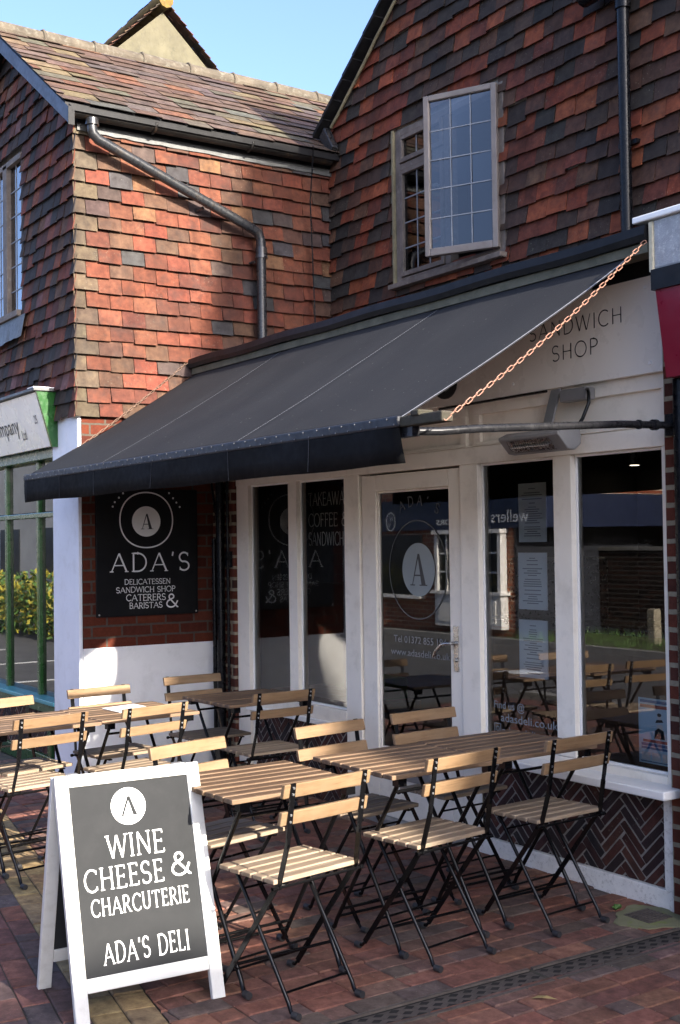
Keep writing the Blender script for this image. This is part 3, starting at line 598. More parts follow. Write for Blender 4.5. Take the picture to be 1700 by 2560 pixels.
for z in (3.635, 3.822, 4.008, 4.195): leaf(m, .037, .463, z-.0034, z+.0034, -.006, -.003)
m.build('sash_lattice', M['came'], w)
# downpipe on the upper wall
m = MB(); m.path([(-4.645, 4.975, 2.86), (-4.645, 4.975, 4.66)], .033, 14); m.path([(-4.645, 4.975, 4.47), (-4.645, 4.975, 4.53)], .043, 14); m.box(-4.71, -4.58, 4.99, 5.04, 3.72, 3.745)
m.build('downpipe', M['black_pipe'], B)
m = MB(); m.path([(-4.90, 4.93, 4.62), (-4.57, 4.93, 4.64), (-4.45, 4.93, 4.66)], .06, 12); m.build('swan_neck', M['black_pipe'], B)
# shop flat roof, gutter edge
m = MB(); m.box(-7.66, -3.48, 3.95, 5.05, 2.785, 2.84); m.build('flat_roof', M['lead'], B)
m = MB()
prof = [(3.835, 2.805), (3.825, 2.83), (3.832, 2.868), (3.85, 2.874), (3.86, 2.85), (3.95, 2.85), (3.95, 2.80)]
n = len(prof); xs = [-7.66+4.18*i/24 for i in range(25)]
m.add([(x, y, z+.004*math.sin(i*1.1)) for i, x in enumerate(xs) for y, z in prof], [(i*n+j, i*n+(j+1) % n, (i+1)*n+(j+1) % n, (i+1)*n+j) for i in range(24) for j in range(n)]+[tuple(range(n)), tuple(24*n+j for j in range(n))])
m.build('gutter', M['black_paint'], B)
m = MB(); m.box(-7.655, -3.485, 3.852, 3.95, 2.762, 2.803); m.build('gutter_board', plain('algae_board', (0.095, 0.088, 0.06), 0.9, var=0.3, scale=9, dirt=(0.05, 0.055, 0.03), dirt_amt=0.7), B)
# white timber shopfront
m = MB()
m.box(-7.40, -7.24, YF, 4.14, .10, 2.0)
m.box(-6.717, -6.615, YF, 4.13, .58, 1.975); m.box(-6.072, -5.915, YF, 4.14, 0, 1.975); m.box(-4.985, -4.84, YF, 4.14, 0, 1.975)
m.box(-4.285, -4.165, YF, 4.13, .565, 1.975); m.box(-3.615, -3.565, YF, 4.14, 0, 1.975)
m.box(-7.40, -3.565, YF-.004, 4.14, 1.975, 2.06)
m.box(-7.24, -6.072, YF-.002, 4.13, .47, .58); m.box(-4.84, -3.615, YF-.002, 4.13, .47, .563)
m.box(-4.90, -4.84, YF-.001, 4.12, 0, .47); m.box(-7.24, -7.20, YF+.02, 4.12, .10, .47)
# raised panels of the transom band
m.box(-7.40, -3.565, YF+.028, 4.14, 2.06, 2.32)
for x0, x1 in ((-7.40, -6.02), (-5.96, -4.93), (-4.87, -3.565)):
    m.box(x0, x1, YF+.004, YF+.028, 2.06, 2.085); m.box(x0, x1, YF+.004, YF+.028, 2.225, 2.32); m.box(x0, x0+.05, YF+.005, YF+.028, 2.085, 2.225); m.box(x1-.05, x1, YF+.005, YF+.028, 2.085, 2.225)
m.box(-7.40, -3.565, YF-.006, YF+.004, 2.064, 2.070)
m.build('shopfront_frame', M['cream'], B, bevel=.004)
m = MB()
for x0, x1, z0, z1 in ((-7.24, -6.717, .58, 1.975), (-6.615, -6.072, .58, 1.975), (-4.84, -4.285, .563, 1.975), (-4.165, -3.615, .563, 1.975)):
    m = MB()
    for p in ((x0, x0+.012, z0, z1), (x1-.012, x1, z0, z1), (x0+.012, x1-.012, z0, z0+.012), (x0+.012, x1-.012, z1-.012, z1)): m.box(p[0], p[1], YF+.028, YF+.05, p[2], p[3])
    m.build('glazing_bead', M['white'], B, bevel=.002)
panes = []
for x0, x1, z0, z1 in ((-7.24, -6.717, .58, 1.975), (-6.615, -6.072, .58, 1.975), (-4.84, -4.285, .563, 1.975), (-4.165, -3.615, .563, 1.975)):
    m = MB(); m.add([(x0, YF+.036, z0), (x1, YF+.036, z0), (x1, YF+.036, z1), (x0, YF+.036, z1)], [(0, 1, 2, 3)]); panes.append(m.build('window_pane', M['glass'], B))
# sills
m = MB(); m.box(-4.93, -3.515, 3.915, YF-.002, .492, .530); m.build('window_sill', M['white'], B, bevel=.006)
m = MB(); m.box(-7.26, -6.06, 4.03, YF-.002, .468, .50); m.build('window_sill', M['white'], B, bevel=.005)
m = MB(); m.box(-4.90, -3.565, YF-.012, 4.12, -.02, .082); m.box(-3.635, -3.565, YF-.010, YF-.001, .082, .49); m.build('plinth', M['plinth'], B, bevel=.004)
# door
m = MB(); yd = YF+.012
m.box(-5.905, -5.765, yd, 4.105, .03, 1.965); m.box(-5.095, -4.99, yd, 4.105, .03, 1.965); m.box(-5.765, -5.095, yd, 4.105, 1.872, 1.965); m.box(-5.765, -5.095, yd, 4.105, .03, .405)
for p in ((-5.765, -5.752, .405, 1.872), (-5.108, -5.095, .405, 1.872), (-5.752, -5.108, .405, .418), (-5.752, -5.108, 1.859, 1.872)): m.box(p[0], p[1], yd+.012, yd+.035, p[2], p[3])
door = m.build('door', M['cream'], B, bevel=.005)
m = MB(); m.add([(-5.765, yd+.024, .405), (-5.095, yd+.024, .405), (-5.095, yd+.024, 1.872), (-5.765, yd+.024, 1.872)], [(0, 1, 2, 3)]); m.build('door_pane', M['glass'], door)
m = MB(); m.box(-5.062, -5.022, yd-.007, yd+.001, .895, 1.135); m.path([(-5.042, yd-.007, 1.045), (-5.042, yd-.05, 1.045), (-5.06, yd-.058, 1.045), (-5.10, yd-.058, 1.035), (-5.15, yd-.055, 1.0), (-5.175, yd-.052, .965)], .009, 10); m.path([(-5.042, yd-.008, .955), (-5.042, yd-.02, .955)], .010, 12)
m.build('handle', M['chrome'], door, bevel=.001)
m = MB(); m.box(-5.55, -5.28, yd-.012, yd, .255, .335); m.build('letter_plate', M['alu'], door, bevel=.004)
m = MB(); m.box(-5.905, -4.99, YF-.05, YF+.05, -.01, .03); m.build('threshold', M['alu'], B, bevel=.004)
yv = yd+.021
m = MB(); ring(m, (-5.40, yv, 1.425), (1, 0, 0), (0, 0, 1), .262, .272, .006); m.build('ring_emblem', M['ringvinyl'], door)
m = MB(); m.disc((-5.392, yv, 1.425), (.148, 0, 0), (0, 0, .148), 48); oval = m.build('round_emblem', M['ovalvinyl'], door)
m = MB(); didone(m, (-5.392, yv-.0006, 1.425), (1, 0, 0), (0, 0, 1), .175); m.build('emblem_letter', M['ink'], door)
m = MB()
for i, ch in enumerate("ADA'S"):
    t = R(112-13.5*i); c = Vector((-5.40+.335*math.cos(t), yv, 1.445+.335*math.sin(t))); U = Vector((math.sin(t), 0, -math.cos(t))); V = Vector((math.cos(t), 0, math.sin(t)))
    letter(m, ch, c-U*.025, U, V, .055, wt=.09, serif=.09)
m.build('arched_lettering', M['ringvinyl'], door)
font_text('telephone_lettering', 'Tel 01372 855 194', (-5.63, yv, 1.017), (1, 0, 0), (0, 0, 1), .040, M['vinyl'], door, .475)
font_text('web_lettering', 'www.adasdeli.co.uk', (-5.66, yv, .945), (1, 0, 0), (0, 0, 1), .040, M['vinyl'], door, .535)
yw = YF+.033
font_text('window_lettering', 'Find us @', (-4.775, yw, .735), (1, 0, 0), (0, 0, 1), .038, M['vinyl'], B, .225)
font_text('window_lettering', 'adasdeli.co.uk', (-4.725, yw, .672), (1, 0, 0), (0, 0, 1), .042, M['vinyl'], B, .41)
font_text('window_lettering', 'adas_deli', (-4.715, yw, .61), (1, 0, 0), (0, 0, 1), .038, M['vinyl'], B, .24)
m = MB(); V3 = lambda u, v: (u, yw, v)
for p in ((-4.775, -4.725, .655, .659), (-4.775, -4.725, .605, .609), (-4.775, -4.771, .609, .655), (-4.729, -4.725, .609, .655)): m.add([V3(p[0], p[2]), V3(p[1], p[2]), V3(p[1], p[3]), V3(p[0], p[3])], [(0, 1, 2, 3)])
ring(m, (-4.75, yw, .632), (1, 0, 0), (0, 0, 1), .011, .011, .004, 20); m.build('camera_icon', M['vinyl'], B)
# herringbone stallrisers: every brick is geometry, on a mortar bed
def herring(x0, x1, z0, z1, y, rg):
    mb = MB(); Wd, G = .0325, .010; P_ = Wd+G; pal = [((.060, .026, .024), 5), ((.085, .030, .022), 4), ((.045, .026, .027), 4), ((.11, .042, .030), 2), ((.032, .024, .026), 2)]
    c, s = math.cos(R(45)), math.sin(R(45)); cx, cz = (x0+x1)/2, (z0+z1)/2; n = 46; K = 4
    for i in range(-n, n):
        for j in range(-n, n):
            k = (i - j) % (2*K)
            if k == 0: a0, a1, b0, b1 = i*P_, (i+K)*P_-G, j*P_, j*P_+Wd
            elif k == K*2-1: a0, a1, b0, b1 = i*P_, i*P_+Wd, j*P_, (j+K)*P_-G
            else: continue
            pts = [(cx+c*a-s*b, cz+s*a+c*b) for a, b in ((a0, b0), (a1, b0), (a1, b1), (a0, b1))]
            mx = sum(p[0] for p in pts)/4; mz = sum(p[1] for p in pts)/4
            if mx < x0-.13 or mx > x1+.13 or mz < z0-.13 or mz > z1+.13: continue
            yy = y-rg.uniform(.002, .006); q = [(x+rg.uniform(-.003, .003), z+rg.uniform(-.003, .003)) for x, z in pts]
            mb.add([(x, yy, z) for x, z in q]+[(x, y+.03, z) for x, z in pts], [(0, 1, 2, 3), (0, 4, 5, 1), (1, 5, 6, 2), (2, 6, 7, 3), (3, 7, 4, 0)], pick(pal, rg, .2))
    return mb
def stall(x0, x1, z0, z1, y, parent, rg):
    m = MB(); m.box(x0, x1, y, y+.06, z0, z1); w = m.build('stallriser', M['mortar'], parent)
    o = herring(x0, x1, z0, z1, y, rg).build('herringbone_bricks', M['paver'], w)
    for co, no in (((x0+.002, 0, 0), (-1, 0, 0)), ((x1-.002, 0, 0), (1, 0, 0)), ((0, 0, z0+.002), (0, 0, -1)), ((0, 0, z1-.002), (0, 0, 1))): cut(o, co, no)
stall(-4.84, -3.635, .082, .49, YF+.014, B, random.Random(5)); stall(-7.20, -6.072, .0, .47, YF+.03, B, random.Random(6))
# brick piers
m = MB(); m.box(-7.70, -7.40, 4.03, 4.2, 0, 2.8); m.build('brick_pier', M['brick_front'], B)
m = MB(); m.box(-3.565, -3.40, 4.02, 4.3, 0, 2.5); m.build('brick_pier', M['brick_front'], B)
m = MB(); m.path([(-7.60, 3.985, 0), (-7.605, 3.985, 1.62)], .016, 8); m.build('conduit', M['black_pipe'], B); m = MB(); m.path([(-7.51, 3.985, 0), (-7.515, 3.985, 2.75)], .030, 10); m.build('soil_pipe', M['black_pipe'], B); m = MB(); m.path([(-7.44, 4.005, .1), (-7.44, 4.005, 2.75)], .011, 8)
m.path([(-7.52, 3.99, 1.6), (-7.56, 3.985, 1.75), (-7.63, 3.985, 2.0), (-7.66, 3.985, 2.3)], .008, 6); m.box(-7.45, -7.42, 3.99, 4.03, 1.42, 1.53)
m.build('corner_cable', M['black_pipe'], B)
# shop interior
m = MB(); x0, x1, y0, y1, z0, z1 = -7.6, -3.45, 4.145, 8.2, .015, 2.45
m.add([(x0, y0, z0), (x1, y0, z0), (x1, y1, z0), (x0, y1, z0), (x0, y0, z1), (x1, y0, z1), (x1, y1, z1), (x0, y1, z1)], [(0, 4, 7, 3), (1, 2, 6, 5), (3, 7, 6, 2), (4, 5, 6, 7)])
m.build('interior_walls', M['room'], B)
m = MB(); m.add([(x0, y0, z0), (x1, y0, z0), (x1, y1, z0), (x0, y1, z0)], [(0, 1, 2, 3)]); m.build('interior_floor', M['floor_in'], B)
rt = thing('serving_counter', 'wooden serving counter dimly seen inside the deli', 'counter', (-5.6, 6.3, .015))
m = MB(); m.box(-7.2, -4.6, 6.0, 6.6, .015, .95); m.build('front', M['counter'], rt); m = MB(); m.box(-7.25, -4.55, 5.95, 6.65, .95, 1.0); m.build('worktop', M['steel_in'], rt)
rt = thing('coffee_machine', 'steel coffee machine on the counter inside the left window', 'coffee machine', (-6.6, 6.3, 1.0))
m = MB(); m.box(-6.95, -6.3, 6.1, 6.5, 1.0, 1.45); m.build('body', M['steel_in'], rt, bevel=.03); m = MB(); m.path([(-6.8, 6.08, 1.2), (-6.8, 5.98, 1.15)], .02, 8); m.build('group_handle', M['steel_black'], rt)
rt = thing('takeaway_board', 'black hanging board with thin white capitals inside the second window', 'sign', (-6.6, 4.20, 1.5))
m = MB(); m.box(-7.06, -6.17, 4.202, 4.215, 1.33, 2.02); m.build('board', M['signblack'], rt)
m = MB(); 
for s, z, w_ in (('TAKEAWAY', 1.818, .47), ('COFFEE &', 1.685, .45), ('SANDWICHES', 1.565, .49)): letter(m, s, (-6.70, 4.199, z), (1, 0, 0), (0, 0, 1), .082, w_, .07, .06)
m.build('lettering', M['signpaint'], rt)
rt = tag(MB().box(-6.30, -6.06, 4.3, 4.5, .62, .75).build('crate', M['green_box'], None, bevel=.01), 'green crate on the ledge inside the second window', 'crate')
m = MB(); m.box(-7.22, -6.06, 4.2, 4.6, .55, .60); m.build('window_ledge', M['counter'], B)
for lx, ly, lz in ((-7.25, 7.8, 2.20), (-6.6, 5.9, 2.35), (-5.0, 6.2, 2.38)):
    rt = thing('ceiling_spotlight', 'small lit ceiling spotlight deep inside the shop', 'lamp', (lx, ly, lz), 0, 'ceiling spotlights inside the shop')
    m = MB(); m.path([(lx, ly, lz), (lx, ly, 2.45)], .05, 14); m.build('housing', M['steel_in'], rt); m = MB(); m.disc((lx, ly, lz-.002), (.04, 0, 0), (0, .04, 0), 16); m.build('lens', M['lens'], rt)
# menus on the glass and the poster
pg = [(-4.595, -4.395, 1.57, 1.86, 'topmost menu sheet of three in the window right of the door'), (-4.603, -4.397, 1.238, 1.518, 'middle menu sheet of three in the window right of the door'), (-4.606, -4.40, .903, 1.187, 'lowest menu sheet of three in the window right of the door')]
for x0, x1, z0, z1, lb in pg:
    rt = thing('menu_sheet', lb, 'menu', ((x0+x1)/2, 4.11, z0), 0, 'menu sheets in the window')
    m = MB(); m.box(x0, x1, 4.112, 4.115, z0, z1); m.build('sheet', M['paper'], rt)
    m = MB(); rr = random.Random(int(z0*1000)); z = z1-.03
    while z > z0+.02:
        wd = rr.uniform(.04, .15); m.add([((x0+x1)/2-wd/2, 4.1105, z), ((x0+x1)/2+wd/2, 4.1105, z), ((x0+x1)/2+wd/2, 4.1105, z+.0045), ((x0+x1)/2-wd/2, 4.1105, z+.0045)], [(0, 1, 2, 3)]); z -= rr.choice((.011, .011, .02))
    m.build('print', M['print'], rt)
rt = thing('poster', 'pale blue event poster with a figure at the bottom of the right window', 'poster', (-3.71, 4.10, .61))
m = MB(); m.box(-3.815, -3.618, 4.098, 4.101, .595, .880); m.build('sheet', M['posterpaper'], rt)
def flat(mb, x0, x1, z0, z1, y=4.0975): mb.add([(x0, y, z0), (x1, y, z0), (x1, y, z1), (x0, y, z1)], [(0, 1, 2, 3)])
m = MB(); flat(m, -3.805, -3.628, .838, .852); flat(m, -3.79, -3.64, .688, .70); m.build('red_heading', M['red_print'], rt)
m = MB(); flat(m, -3.805, -3.628, .860, .872); flat(m, -3.80, -3.63, .672, .684); flat(m, -3.80, -3.63, .658, .668); flat(m, -3.805, -3.63, .602, .606); m.build('blue_text', M['blue_print'], rt)
m = MB(); flat(m, -3.80, -3.75, .61, .645); flat(m, -3.74, -3.69, .61, .645); flat(m, -3.68, -3.63, .61, .645); m.disc((-3.695, 4.0974, .80), (.011, 0, 0), (0, 0, .014), 16); m.add([(x, 4.0972, z) for x, z in ((-3.715, .715), (-3.67, .715), (-3.678, .77), (-3.71, .77))], [(0, 1, 2, 3)]); m.build('pale_figure', M['skin_print'], rt)
m = MB(); m.add([(x, 4.0970, z) for x, z in ((-3.725, .707), (-3.665, .707), (-3.672, .745), (-3.70, .755), (-3.72, .742))], [(0, 1, 2, 3, 4)]); m.disc((-3.695, 4.0971, .812), (.012, 0, 0), (0, 0, .008), 12); m.add([(x, 4.0970, z) for x, z in ((-3.718, .776), (-3.672, .782), (-3.68, .792), (-3.71, .79))], [(0, 1, 2, 3)]); m.build('dark_dress', M['ink'], rt)

# ------------------------------------------------------------------ awning
A = thing('awning', 'dark grey canvas drop-arm awning with navy valance stretched over the deli tables', 'awning', (-5.6, 4.0, 2.0))
ax0, ax1 = -7.62, -3.60; yF, zF, yB, zB = 2.655, 2.03, 4.00, 2.852
def fab(x, t, off=0):
    sag = .018*math.sin(math.pi*t)*(1+.25*math.sin((x+7.6)*2.1)); 
    wr = .0035*math.sin(x*11+t*5)*math.sin(math.pi*t)+.003*math.sin(x*4.3-t*9)*math.sin(math.pi*t)+.004*math.exp(-((x+6.467)/.06)**2)+.004*math.exp(-((x+4.895)/.06)**2)
    return (x, yF+(yB-yF)*t, zF+(zB-zF)*t-sag+off-wr*.8)
nx, ny = 160, 30
m = MB(); vs = [fab(ax0+(ax1-ax0)*i/nx, j/ny) for j in range(ny+1) for i in range(nx+1)]
m.add(vs, [(j*(nx+1)+i, j*(nx+1)+i+1, (j+1)*(nx+1)+i+1, (j+1)*(nx+1)+i) for j in range(ny) for i in range(nx)], smooth=True)
o = m.build('canopy', M['canvas'], A); sm = o.modifiers.new('solid', 'SOLIDIFY'); sm.thickness = .004; sm.offset = -1
for sx in (-6.467, -4.895):
    m = MB(); k = 0; t = .01
    while t < .99:
        p, q = Vector(fab(sx, t, .0016)), Vector(fab(sx, min(1, t+.007), .0016)); m.add([p+Vector((-.0025, 0, 0)), p+Vector((.0025, 0, 0)), q+Vector((.0025, 0, 0)), q+Vector((-.0025, 0, 0))], [(0, 1, 2, 3)]); t += .0095
    m.build('seam_stitching', M['thread'], A)
m = MB()
for i in range(40):
    p, q = Vector(fab(ax1-.006, i/40, .0016)), Vector(fab(ax1-.006, (i+1)/40, .0016)); m.add([p+Vector((-.004, 0, 0)), p+Vector((.005, 0, 0)), q+Vector((.005, 0, 0)), q+Vector((-.004, 0, 0))], [(0, 1, 2, 3)])
m.build('edge_hem', M['thread'], A)
for sx, d in ((-6.46, .012), (-4.888, .012)):
    m = MB(); q = [Vector(fab(sx-d, i/ny, .0008)) for i in range(ny+1)]; q2 = [Vector(fab(sx+d*1.2, i/ny, .0008)) for i in range(ny+1)]
    m.add(q+q2, [(i, ny+1+i, ny+2+i, i+1) for i in range(ny)])
    m.build('seam_overlap', M['canvas'], A)
m = MB(); nx = 90; rows = []
for j, (z, y) in enumerate(((2.022, 2.643), (1.99, 2.640), (1.93, 2.641), (1.864, 2.646))):
    for i in range(nx+1):
        x = ax0+(ax1-ax0)*i/nx; w_ = .007*j/3*math.sin(x*9.0)+.006*j/3*math.sin(x*3.7+1); e = 0
        if x > ax1-.12: w_ += .025*j/3*((x-ax1+.12)/.12)
        rows.append((x+(.012*j/3 if i == nx else 0), y+w_, z+.003*math.sin(x*5)))
m.add(rows, [(j*(nx+1)+i, (j+1)*(nx+1)+i, (j+1)*(nx+1)+i+1, j*(nx+1)+i+1) for j in range(3) for i in range(nx)], smooth=True)
o = m.build('valance', M['valance'], A); sm = o.modifiers.new('solid', 'SOLIDIFY'); sm.thickness = .003
for sx in (-7.0, -6.467, -5.7, -4.895, -4.2):
    m = MB(); m.path([(sx, 2.6375+.007*k/3*math.sin(sx*9)+.006*k/3*math.sin(sx*3.7+1), z) for k, z in enumerate((2.015, 1.96, 1.91, 1.868))], .0012, 5)
    m.build('valance_seam', M['binding'], A)
m = MB(); m.box(ax0-.01, ax1+.01, 2.636, 2.662, 1.998, 2.040); o = m.build('front_binding', M['binding'], A, bevel=.008)
m = MB(); x = ax0+.03; k = 0
while x < ax1:
    m.path([(x, 2.6365, 2.030), (x, 2.633, 2.030)], .0034, 8); m.path([(x+.045, 2.6365, 2.008), (x+.045, 2.633, 2.008)], .0034, 8); x += .098+.012*math.sin(k); k += 1
m.build('studs', M['stud'], o)
m = MB(); m.path([(ax0, 2.642, 2.0195), (ax1, 2.642, 2.0195)], .0028, 6); m.build('edge_cord', M['thread'], o)
m = MB(); m.box(ax0, ax1+.03, 2.664, 2.70, 1.975, 2.012); m.build('front_bar', M['black_paint'], A)
m = MB(); m.box(-3.60, -3.345, 2.648, 2.70, 1.998, 2.036); m.box(-3.52, -3.47, 2.640, 2.71, 2.030, 2.052); m.build('timber_block', M['grey_wood'], A, bevel=.006)
m = MB(); m.path([(ax0+.02, 3.99, 2.845), (ax1-.02, 3.99, 2.845)], .028, 10); m.box(ax0-.03, ax1+.05, 4.03, 4.052, 2.715, 2.79); m.build('roller_housing', M['black_paint'], A)
for xb, xf in ((-3.50, -3.56), (-7.62, -7.60)):
    m = MB()
    m.path([(xb, 4.0, 2.052), (xb-.005, 3.7, 2.045), (xf+.04, 2.95, 1.998), (xf+.01, 2.80, 1.985), (xf-.02, 2.68, 1.983)], .0155, 12); m.path([(xb, 3.90, 2.05), (xb, 3.875, 2.049)], .023, 12); m.path([(xb, 3.80, 2.0475), (xb, 3.79, 2.047)], .02, 12)
    m.box(xb-.03, xb+.03, 3.985, 4.03, 2.01, 2.10); m.box(xf-.10, xf+.02, 2.665, 2.70, 1.962, 1.998)
    m.build('arm', M['arm'], A)
def chain_mesh(p, q, pitch, r, wid):
    mb = MB(); p, q = Vector(p), Vector(q); d = q-p; n = int(d.length/pitch); d.normalize(); up = Vector((0, 0, 1)); a = d.cross(up).normalized(); b = a.cross(d)
    for i in range(n):
        c = p+d*(i+.5)*pitch + Vector((0, 0, -.035*math.sin(math.pi*(i+.5)/n))); s_ = a*math.cos(.6)+b*math.sin(.6) if i % 2 else a*math.cos(.6+math.pi/2)+b*math.sin(.6+math.pi/2)
        hl = pitch*.5+r*.9-wid/2; pts = []
        for k in range(7): t = math.pi*k/6-math.pi/2; pts.append(c+d*(hl+wid/2*math.cos(t))+s_*wid/2*math.sin(t))
        for k in range(7): t = math.pi*k/6+math.pi/2; pts.append(c+d*(-hl+wid/2*math.cos(t))+s_*wid/2*math.sin(t))
        mb.path(pts, r, 6, closed=True)
    return mb
chain_mesh((-3.345, 2.66, 2.005), (-3.475, 3.845, 2.815), .033, .0023, .0125).build('chain', M['chain'], A)
chain_mesh((-7.60, 2.68, 2.02), (-7.665, 3.84, 2.86), .033, .0020, .0115).build('chain', M['chain_dull'], A)
# fascia sign
rt = thing('fascia_sign', 'pale fascia board with thin dark capitals under the right end of the awning', 'sign', (-5.5, 4.04, 2.3))
m = MB(); m.box(-7.40, -3.575, 4.026, 4.052, 2.292, 2.712); m.build('board', M['sign_white'], rt, bevel=.003)
m = MB(); yl = 4.0245
letter(m, 'SANDWICH', (-4.397, yl, 2.535), (1, 0, 0), (0, 0, 1), .071, .60, .075, 0, .26); letter(m, 'SHOP', (-4.242, yl, 2.418), (1, 0, 0), (0, 0, 1), .071, .295, .075, 0, .26)
letter(m, 'DELI', (-6.9, yl, 2.47), (1, 0, 0), (0, 0, 1), .071, .4, .075, 0, .26)
m.build('lettering', M['ink'], rt)
m = MB(); letter(m, "ADA'S", (-5.985, 4.0235, 2.345), (1, 0, 0), (0, 0, 1), .235, 1.02, .15, .08, .22); o = m.build('shop_name_lettering', M['ink'], rt); sm = o.modifiers.new('solid', 'SOLIDIFY'); sm.thickness = .012; sm.offset = 1
m = MB()
for x, z in ((-3.66, 2.665), (-3.64, 2.335), (-4.52, 2.345), (-5.6, 2.34), (-5.2, 2.67)): MB().path([(x, 4.027, z), (x, 4.020, z)], .008, 10).build('fixing_cap', M['white'], rt)
# patio heater
rt = thing('patio_heater', 'grey infrared patio heater on a bracket above the two right windows', 'heater', (-4.2, 3.95, 2.02))
m = MB(); prof = [(3.935, 2.085), (3.845, 2.080), (3.795, 2.058), (3.797, 2.046), (3.858, 1.984), (3.90, 1.980), (3.94, 2.01)]; n = len(prof); xa, xb = -4.375, -3.975
m.add([(x, y, z) for x in (xa, xb) for y, z in prof], [(j, (j+1) % n, n+(j+1) % n, n+j) for j in range(n)]+[tuple(range(n-1, -1, -1)), tuple(range(n, 2*n))]); m.build('body', M['alu'], rt, bevel=.005)
ha, hb = Vector((0, 3.797, 2.046)), Vector((0, 3.858, 1.984)); hn = Vector((0, -.71, -.70))
m = MB(); q = [Vector((x, 0, 0))+ha.lerp(hb, k)+hn*.002 for x, k in ((-4.325, .12), (-4.045, .12), (-4.045, .88), (-4.325, .88))]; m.add(q, [(0, 1, 2, 3)]); m.build('reflector', M['chrome'], rt)
m = MB(); m.path([Vector((x, 0, 0))+ha.lerp(hb, .5)+hn*.010 for x in (-4.31, -4.06)], .006, 8); m.build('heating_tube', M['rivet'], rt)
m = MB()
for i in range(19): x = -4.318+.0148*i; m.path([Vector((x, 0, 0))+ha.lerp(hb, .08)+hn*.004, Vector((x+.006, 0, 0))+ha.lerp(hb, .5)+hn*.019, Vector((x+.012, 0, 0))+ha.lerp(hb, .92)+hn*.004], .0010, 4)
m.build('grille', M['steel_black'], rt)
m = MB(); m.box(-4.265, -4.175, 3.93, 3.985, 2.10, 2.125); m.bar((-4.225, 4.03, 2.285), (-4.215, 3.955, 2.09), .062, .012, (1, 0, 0)); m.box(-4.25, -4.18, 3.90, 3.96, 2.055, 2.10); m.build('bracket', M['alu'], rt, bevel=.003)
m = MB(); m.box(-4.16, -3.99, 3.985, 4.048, 2.215, 2.272); m.build('switch_box', M['alu'], rt, bevel=.006)
m = MB(); m.box(-4.10, -3.985, 3.86, 3.92, 2.060, 2.105); m.build('junction_box', M['alu'], rt, bevel=.008)
m = MB(); m.path([(-4.0, 4.0, 2.26), (-3.97, 3.98, 2.255), (-3.945, 3.96, 2.235), (-3.935, 3.95, 2.19), (-3.955, 3.93, 2.12), (-3.975, 3.915, 2.085)], .008, 8); m.path([(-5.1, 4.02, 2.278), (-4.6, 4.02, 2.282), (-4.28, 4.02, 2.283)], .007, 6); m.build('cable', M['steel_black'], rt)

# ------------------------------------------------------------------ neighbouring shop on the left
XW = -7.70
LB = thing('corner_shop', 'tile-hung corner building with a slate roof and white pillar left of the awning', 'building', (-8.6, 4.2, 0))
rg = random.Random(21)
zr = lambda x: 4.455+.693*(-7.50-x)
# side wall: brick below, tiles above
m = MB(); m.box(-7.95, XW, 3.06, 5.05, .90, 2.52); m.build('side_brickwork', M['brick_side'], LB)
m = MB(); m.box(-7.95, XW+.012, 3.058, 5.05, 0, .902); m.build('dado', M['dado'], LB, bevel=.004)
m = MB(); m.box(-7.95, XW, 3.06, 5.3, 2.52, 4.45); m.build('side_wall', M['mortar'], LB)
m = tiles((XW+.004, 0, 0), (0, 1, 0), (0, 0, 1), (1, 0, 0), 3.005, 5.06, 2.435, 4.33, .1045, .170, PAL_SIDE, rg, first=PAL_OLIVE, lift=.030, rot=.008)
m.build('side_tiling', M['tile'], LB)
m = MB(); xs = [3.03+2.03*i/30 for i in range(31)]
zb = [4.335+rg.uniform(-.004, .004) for _ in xs]
m.add([(XW+.044+rg.uniform(0, .003), y, z) for y, z in zip(xs, zb)]+[(XW+.036, y, 4.395) for y in xs], [(i, i+1, 32+i, 31+i) for i in range(30)]); o = m.build('lead_flashing', M['lead'], LB); sm = o.modifiers.new('s', 'SOLIDIFY'); sm.thickness = .004
m = MB(); m.box(-7.95, -7.652, 3.03, 5.05, 4.388, 4.47); m.build('eaves_board', M['black_paint'], LB)
# front wall
hl = (-9.6, -8.735, 3.30, 4.46)
m = tiles((0, 3.028, 0), (1, 0, 0), (0, 0, 1), (0, -1, 0), -10.6, -7.662, 2.435, 5.6, .1045, .122, PAL_LEFT, rg, [(-9.62, -8.715, 3.22, 4.47)], lift=.028, rot=.014)
o = m.build('front_tiling', M['tile'], LB); cut(o, (-7.46, 0, 4.30), (.707, 0, 1)); cut(o, (-8.95, 0, 5.36), (-.707, 0, 1))
m = MB(); m.box(-10.6, hl[0], 3.06, 3.25, 2.43, 4.47); m.box(hl[1], XW, 3.06, 3.25, 2.43, 4.47); m.box(hl[0], hl[1], 3.06, 3.25, 2.43, hl[2]); m.add([(-10.5, 3.06, 4.45), (-7.55, 3.06, 4.45), (-8.95, 3.06, 5.38)], [(0, 1, 2)]); m.build('front_wall', M['mortar'], LB)
m = MB(); m.box(-9.9, -8.2, 3.6, 3.62, 2.9, 4.7); m.build('dark_room', M['room'], LB)
m = MB(); y = 3.0
m.box(-9.10, -9.01, y, y+.08, 3.30, 4.46); m.box(-9.6, -8.70, y, y+.08, 4.43, 4.475); m.box(-9.62, -8.71, y-.03, y+.09, 3.27, 3.315); m.box(-8.745, -8.70, y+.02, y+.08, 3.31, 4.43); m.box(-9.6, -9.56, y, y+.08, 3.31, 4.43)
w = m.build('upper_window', M['win_dark'], LB, bevel=.004)
m = MB(); m.box(-9.01, -8.745, y+.035, y+.04, 3.315, 4.43); m.box(-9.56, -9.10, y+.035, y+.04, 3.315, 4.43); m.build('pane', M['glass_sky'], w)
m = MB()
for x in (-8.885, -9.25, -9.40): m.box(x-.004, x+.004, y+.031, y+.035, 3.315, 4.43)
